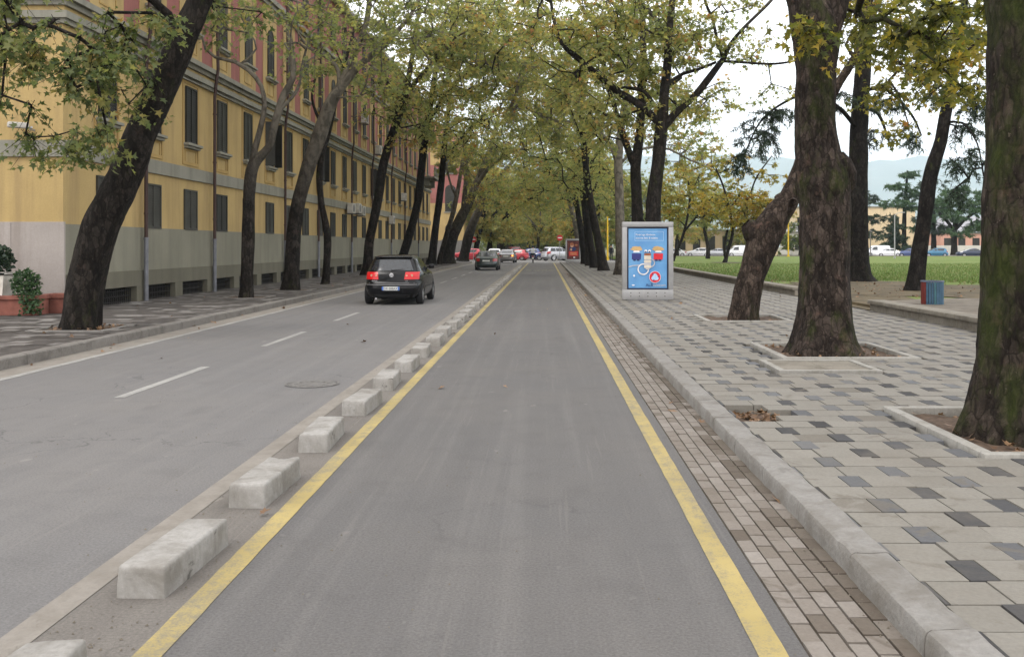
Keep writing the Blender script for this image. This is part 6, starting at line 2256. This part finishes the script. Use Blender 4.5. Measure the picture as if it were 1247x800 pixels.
for (Y, pts, br, cls, sd, lab, bk) in (
    (63.5, [(735, 331, 15), (734, 322, 13), (729, 295, 11), (722, 262, 10), (716, 225, 9), (711, 180, 8), (708, 130, 7), (711, 80, 6), (708, 30, 4)], [(710, 175, 5), (700, 150, 4), (688, 120, 4), (680, 80, 3)],
     [cl(685, 150, 63, 3.8, 3.4, 3.4, 78), cl(655, 80, 62, 4.2, 3.8, 3.4, 78), cl(720, 90, 64, 3, 3, 3, 44), cl(700, 225, 63.5, 1.6, 1.6, .9, 12)], 209, 'dark leaning tree, nearest of the close file of trunks right of the lane', 'bark_dark'),
    (71.5, [(724, 327, 12), (723, 318, 11), (718, 290, 9), (715, 250, 9), (713, 215, 8), (716, 175, 7), (720, 130, 5)], [(714, 215, 4), (722, 195, 4), (735, 175, 3)],
     [cl(705, 190, 71, 3.4, 3.2, 2.8, 56), cl(735, 160, 72, 3.2, 3, 2.6, 40), cl(680, 110, 70, 4, 3.6, 3, 60)], 210, 'dark trunk second in the close file of trunks right of the lane', 'bark_black'),
    (79.5, [(719, 325, 12), (718, 316, 11), (716, 290, 9), (712, 255, 8), (708, 220, 7), (703, 180, 5)], [(712, 250, 4), (724, 230, 3), (732, 205, 3)],
     [cl(690, 190, 78, 4.2, 3.8, 3.4, 72), cl(735, 215, 80, 3.2, 3, 2.4, 34), cl(660, 130, 76, 4.2, 3.6, 3, 60)], 211, 'dark trunk third in the close file of trunks right of the lane', 'bark_dark'),
    (87.5, [(713, 323, 11), (712, 316, 10), (709, 290, 9), (704, 260, 7), (700, 235, 6), (692, 205, 5)], [(703, 255, 4), (695, 240, 3), (686, 225, 3)],
     [cl(680, 215, 86, 4.4, 3.8, 3.2, 80), cl(720, 230, 88, 3.4, 3, 2.4, 36), cl(655, 170, 84, 4, 3.6, 3, 60)], 212, 'dark trunk last in the close file of trunks, beside the red poster', 'bark_black'),
    (99, [(709, 320, 12), (708, 312, 11), (705, 290, 10), (700, 265, 9), (694, 245, 7), (684, 215, 5)], [(700, 262, 5), (703, 235, 4), (700, 205, 3)],
     [cl(672, 235, 98, 4.2, 3.6, 3.0, 80), cl(700, 215, 100, 4, 3.4, 3.2, 60), cl(650, 200, 95, 4, 3.6, 3, 60)], 213, 'pale barked tree directly behind the distant red poster', 'bark_pale')):
    tree('plane_tree', lab, 'tree', [LB(Y, *pts), LB(Y, *br)], cls, sd, bk, 'leaf_olive', tint=(.50, .22), group=GR_, sides=12, flare=.3, size=.20 if Y < 75 else .24, perTwig=9, twigL=1.2)

# ------------------------------------------------------------------ small trees on the lawn
tree('small_tree', 'slender leaning tree with yellow crown standing on the lawn', 'tree', [
    LB(89, (882, 322, 6), (884, 315, 5), (888, 300, 4.5), (892, 285, 4), (890, 265, 4), (886, 245, 3), (880, 225, 2.5), (872, 205, 2)),
    LB(89, (891, 282, 3), (900, 262, 3), (912, 240, 2.5), (922, 215, 2), (940, 190, 1.5)),
    LB(89, (884, 318, 4), (882, 300, 3.5), (886, 280, 3)),
    LB(89, (892, 250, 2.5), (905, 235, 2), (925, 240, 1.5)),
], [cl(895, 245, 88, 4.0, 3.2, 2.0, 84), cl(930, 250, 88, 2.2, 2, 1.3, 34), cl(905, 272, 87.5, 2.2, 1.8, .8, 34), cl(880, 205, 90, 3.0, 2.5, 2.0, 26), cl(940, 215, 89, 1.8, 1.8, 1.4, 13)],
    301, 'bark_dark', 'leaf_yellow', tint=(.62, .22), group='small trees on the lawn', sides=10, size=.24, perTwig=9, flare=.25)
tree('small_tree', 'low leaning tree with yellowish leaves right of the blue advertisement', 'tree', [
    LB(99, (819, 321, 5), (822, 310, 4), (830, 292, 4), (836, 270, 3), (840, 245, 3), (838, 220, 2)),
    LB(99, (833, 282, 3), (850, 262, 2.5), (868, 240, 2)),
], [cl(838, 240, 98, 3.4, 3, 2.6, 56), cl(866, 258, 98, 2.4, 2.2, 1.5, 24), cl(812, 250, 98, 2.2, 2, 2, 22), cl(850, 200, 99, 3, 2.6, 2, 26)],
    302, 'bark_dark', 'leaf_yellow', tint=(.54, .22), group='small trees on the lawn', sides=10, size=.26, perTwig=9, flare=.25)
tree('small_tree', 'round green yellow tree behind the low leaning one on the lawn', 'tree', [
    LB(118, (862, 317, 6), (862, 300, 5), (858, 280, 4), (855, 250, 3), (850, 215, 2)),
    LB(118, (858, 280, 3), (870, 262, 3), (880, 240, 2)),
], [cl(858, 235, 117, 4.5, 3.5, 4.2, 70), cl(838, 262, 117, 3, 3, 1.8, 26), cl(880, 255, 117, 2.5, 2.5, 1.8, 22)],
    303, 'bark_dark', 'leaf_olive', tint=(.40, .22), group='small trees on the lawn', sides=10, size=.30, perTwig=9, flare=.25)
tree('small_tree', 'dark green round tree beside the yellow post at the far lawn edge', 'tree', [
    LB(150, (975, 315, 6), (975, 300, 5), (974, 285, 4), (972, 265, 3)),
    LB(150, (975, 305, 4), (985, 290, 3), (992, 275, 2)),
], [cl(976, 288, 149, 4.0, 3.0, 2.6, 80), cl(955, 295, 150, 2, 2, 1.8, 20)], 304, 'bark_dark', 'leaf_green', tint=(.30, .2), group='small trees on the lawn', sides=8, size=.34, perTwig=9)

# ------------------------------------------------------------------ conifers beyond the lawn
FC = 'conifers beyond the lawn'
tree('cedar_tree', 'tall layered cedar beyond the lawn left of the leaning dark trunk', 'tree', [
    LB(166, (1101, 309, 7), (1101, 280, 6), (1102, 250, 5), (1104, 225, 3.5), (1105, 208, 2))],
    [cl(1105, 212, 166, 1.8, 1.6, .6, 18), cl(1094, 226, 165, 2.2, 1.8, .5, 22), cl(1116, 232, 165, 2.4, 1.8, .6, 22), cl(1090, 247, 164, 2.6, 2.0, .5, 22), cl(1118, 252, 165, 2.8, 2, .7, 26), cl(1108, 240, 166, 2.2, 2.2, 1.2, 22), cl(1119, 275, 165, 2.6, 2, .9, 24)],
    401, 'bark_black', 'needle_pine', 'needle', tint=(.4, .25), group=FC, sides=8, size=.55, perTwig=16, twigL=.9, forkz=4, droop=.35)
tree('conifer', 'conical bushy conifer behind the slim lamp post beyond the lawn', 'tree', [
    LB(160, (1088, 311, 5), (1088, 290, 4), (1088, 262, 2))],
    [cl(1088, 301, 159, 2.6, 2.2, .9, 60), cl(1088, 289, 159, 2.0, 1.8, .9, 50), cl(1088, 277, 159, 1.4, 1.3, .8, 34), cl(1088, 266, 159, .7, .7, .6, 14)],
    402, 'bark_black', 'needle', 'needle', tint=(.5, .25), group=FC, sides=8, size=.5, perTwig=16, twigL=.7, forkz=.6, droop=.1)
tree('cedar_tree', 'cedar with drooping sides just right of the leaning dark trunk', 'tree', [
    LB(164, (1137, 311, 8), (1137, 280, 6), (1137, 250, 4), (1138, 215, 2))],
    [cl(1136, 222, 164, 2.2, 2, 1.0, 24), cl(1142, 250, 163, 3.0, 2.2, 1.0, 34), cl(1128, 265, 163, 2.2, 2, .8, 20), cl(1148, 278, 163, 2.2, 2, .8, 20)],
    403, 'bark_dark', 'needle', 'needle', tint=(.5, .25), group=FC, sides=8, size=.55, perTwig=16, twigL=.9, forkz=3.5, droop=.5)
tree('pine_tree', 'broad green pine with spreading crown left of the mossy right trunk', 'tree', [
    LB(158, (1162, 311, 9), (1162, 295, 8), (1163, 275, 7), (1168, 255, 5), (1174, 235, 3)),
    LB(158, (1163, 280, 5), (1178, 265, 4), (1196, 255, 3)),
    LB(158, (1163, 282, 5), (1152, 268, 4), (1142, 258, 3))],
    [cl(1170, 236, 158, 3.2, 3, 1.2, 46), cl(1186, 252, 157, 3.2, 3, 1.4, 46), cl(1158, 262, 157, 3.0, 2.6, 1.0, 36), cl(1196, 275, 157, 3, 2.6, 1.2, 34), cl(1152, 246, 157, 2.0, 2, .8, 18), cl(1168, 284, 157, 2.4, 2, .8, 18)],
    404, 'bark_dark', 'needle_pine', 'needle', tint=(.55, .25), group=FC, sides=8, size=.55, perTwig=18, twigL=.8, forkz=3, droop=.05)
tree('cedar_tree', 'cedar partly hidden behind the straight dark trunk beyond the lawn', 'tree', [
    LB(170, (1052, 311, 8), (1052, 270, 6), (1053, 225, 3))],
    [cl(1054, 240, 169, 2.8, 2, 1.2, 34), cl(1058, 265, 169, 2.8, 2, .8, 26), cl(1062, 284, 169, 2.2, 2, .7, 18)],
    405, 'bark_dark', 'needle', 'needle', tint=(.5, .25), group=FC, sides=8, size=.55, perTwig=16, twigL=.9, forkz=3.5, droop=.5)

# ------------------------------------------------------------------ avenue beyond the crossing and background trees
def generic(name, seed, h, r, leaf, tint, bark_, lean=0, low=3.0, n=1.0):
    rr = random.Random(seed)
    tk = [(0, 0, 0, .42), (0, 0, .6, .38), (lean * .3, .1, 2.5, .34), (lean * .8, 0, 4.5, .28), (lean * 1.3, 0, 7, .2), (lean * 1.6, .2, h * .8, .1)]
    lm = [tk]
    for k in range(4):
        a = k * 1.57 + rr.uniform(-.4, .4)
        lm.append([(lean * .8, 0, 4.2 + .5 * k, .18), (lean + 1.6 * math.cos(a), 1.6 * math.sin(a), 6.2 + .4 * k, .12), (lean * 1.4 + r * .7 * math.cos(a), r * .7 * math.sin(a), 8 + .5 * k, .06)])
    cs = [((lean * 1.3, 0, (h + low) / 2 + .6), (r, r, (h - low) / 2), int(150 * n)), ((lean * 1.6 + .8, -.5, low + 1.6), (r * .75, r * .8, 1.6), int(50 * n)), ((lean - 1.2, .5, h - 2.5), (r * .6, r * .6, 2), int(34 * n))]
    return tree(name, '', 'tree', lm, cs, seed, bark_, leaf, tint=tint, sides=10, size=.36, twigs=4, perTwig=8, twigL=1.0, base=(0, 0, 0), flare=.3)


protoA = generic('plane_tree', 501, 14.5, 5.2, 'leaf_olive', (.58, .2), 'bark_black', 1.0, 2.6)
protoB = generic('plane_tree', 502, 15.5, 5.6, 'leaf_olive', (.62, .2), 'bark_plane', -.8, 2.8)
protoC = generic('plane_tree', 503, 12.5, 4.8, 'leaf_olive', (.40, .2), 'bark_black', .4, 1.8)
used = set()


def put(proto, loc, rz, sc, lab, group):
    o = proto if proto.name not in used else copy_tree(proto)
    used.add(proto.name)
    o.location = loc
    o.rotation_euler = (0, 0, rz)
    o.scale = (sc,) * 3
    o['label'] = lab
    o['group'] = group
    return o


AV = 'trees of the avenue beyond the crossing'
put(protoA, (-9.4, 129, 0), .1, 1.0, 'nearest dark trunk beyond the crossing, left of the street before the grey wall', AV)
put(protoA, (-8.0, 134, 0), -.2, .95, 'dark tree right beside the nearest one beyond the crossing on the left', AV)
put(protoB, (4.8, 127, 0), 2.6, 1.0, 'nearest tree beyond the crossing, behind the right no entry sign', AV)
put(protoC, (7.6, 131, 0), 1.9, 1.1, 'dark green tree beyond the crossing just right of the no entry sign', AV)
lab_far = 'leafy tree of the distant avenue in the green mass at the street end'
for k in range(7):
    put([protoB, protoA, protoC][k % 3], (-8.2 + (k % 2) * .9, 145 + 13 * k, 0), .8 * k, 1.0 + .05 * (k % 3), lab_far, AV)
    put([protoA, protoB, protoC][k % 3], (4.6 + (k % 2) * .8, 142 + 13 * k, 0), 2 + .9 * k, 1.0 + .05 * ((k + 1) % 3), lab_far, AV)
put(protoC, (-2.2, 190, 0), .5, 1.0, lab_far, AV)
put(protoA, (.6, 215, 0), 1.5, 1.15, lab_far, AV)
put(protoB, (-4.0, 236, 0), 2.5, 1.2, lab_far, AV)
put(protoB, (-1.2, 152, 0), 4.1, .78, 'slim pale double trunk in the middle of the street end behind the scooter rider', AV)
for k in range(9):
    put([protoC, protoA, protoB][k % 3], (-24 + 6 * k + (k % 2) * 1.5, 262 + (k % 3) * 14, 0), 1.1 * k, 1.15, lab_far, AV)
for k in range(4):
    put([protoC, protoA][k % 2], (-15 - 5 * k, 128 + 4 * k, 0), 1.7 * k + .4, .95, 'leafy tree standing behind the dark grey wall beyond the crossing', 'trees behind the grey wall')
shrub('hedge', 'clipped green hedge closing the far end of the street', 'hedge', (-2, 240, 2.0), (22, 1.5, 2.2), 9000, .5, 'leaf_olive', 'oval', 77, (.3, .2))
BK = 'trees behind the far end of the lawn'
put(protoC, (14, 128, 0), 1.0, .9, 'green tree behind the file of trunks, left of the yellow post', BK)
put(protoB, (21, 150, 0), 2.0, .95, 'tall tree behind the blue advertisement beyond the lawn', BK)
put(protoA, (30, 172, 0), 3.0, .95, 'green tree standing before the low cream building', BK)
put(protoC, (38, 176, 0), 4.0, .95, 'dark green tree right of the low cream building', BK)
put(protoC, (13, 160, 0), 5.0, 1.1, 'green tree in the gap between the far right trunks', BK)
put(protoB, (45, 185, 0), 2.2, .75, 'pale green tree behind the trunk with cut stubs', BK)
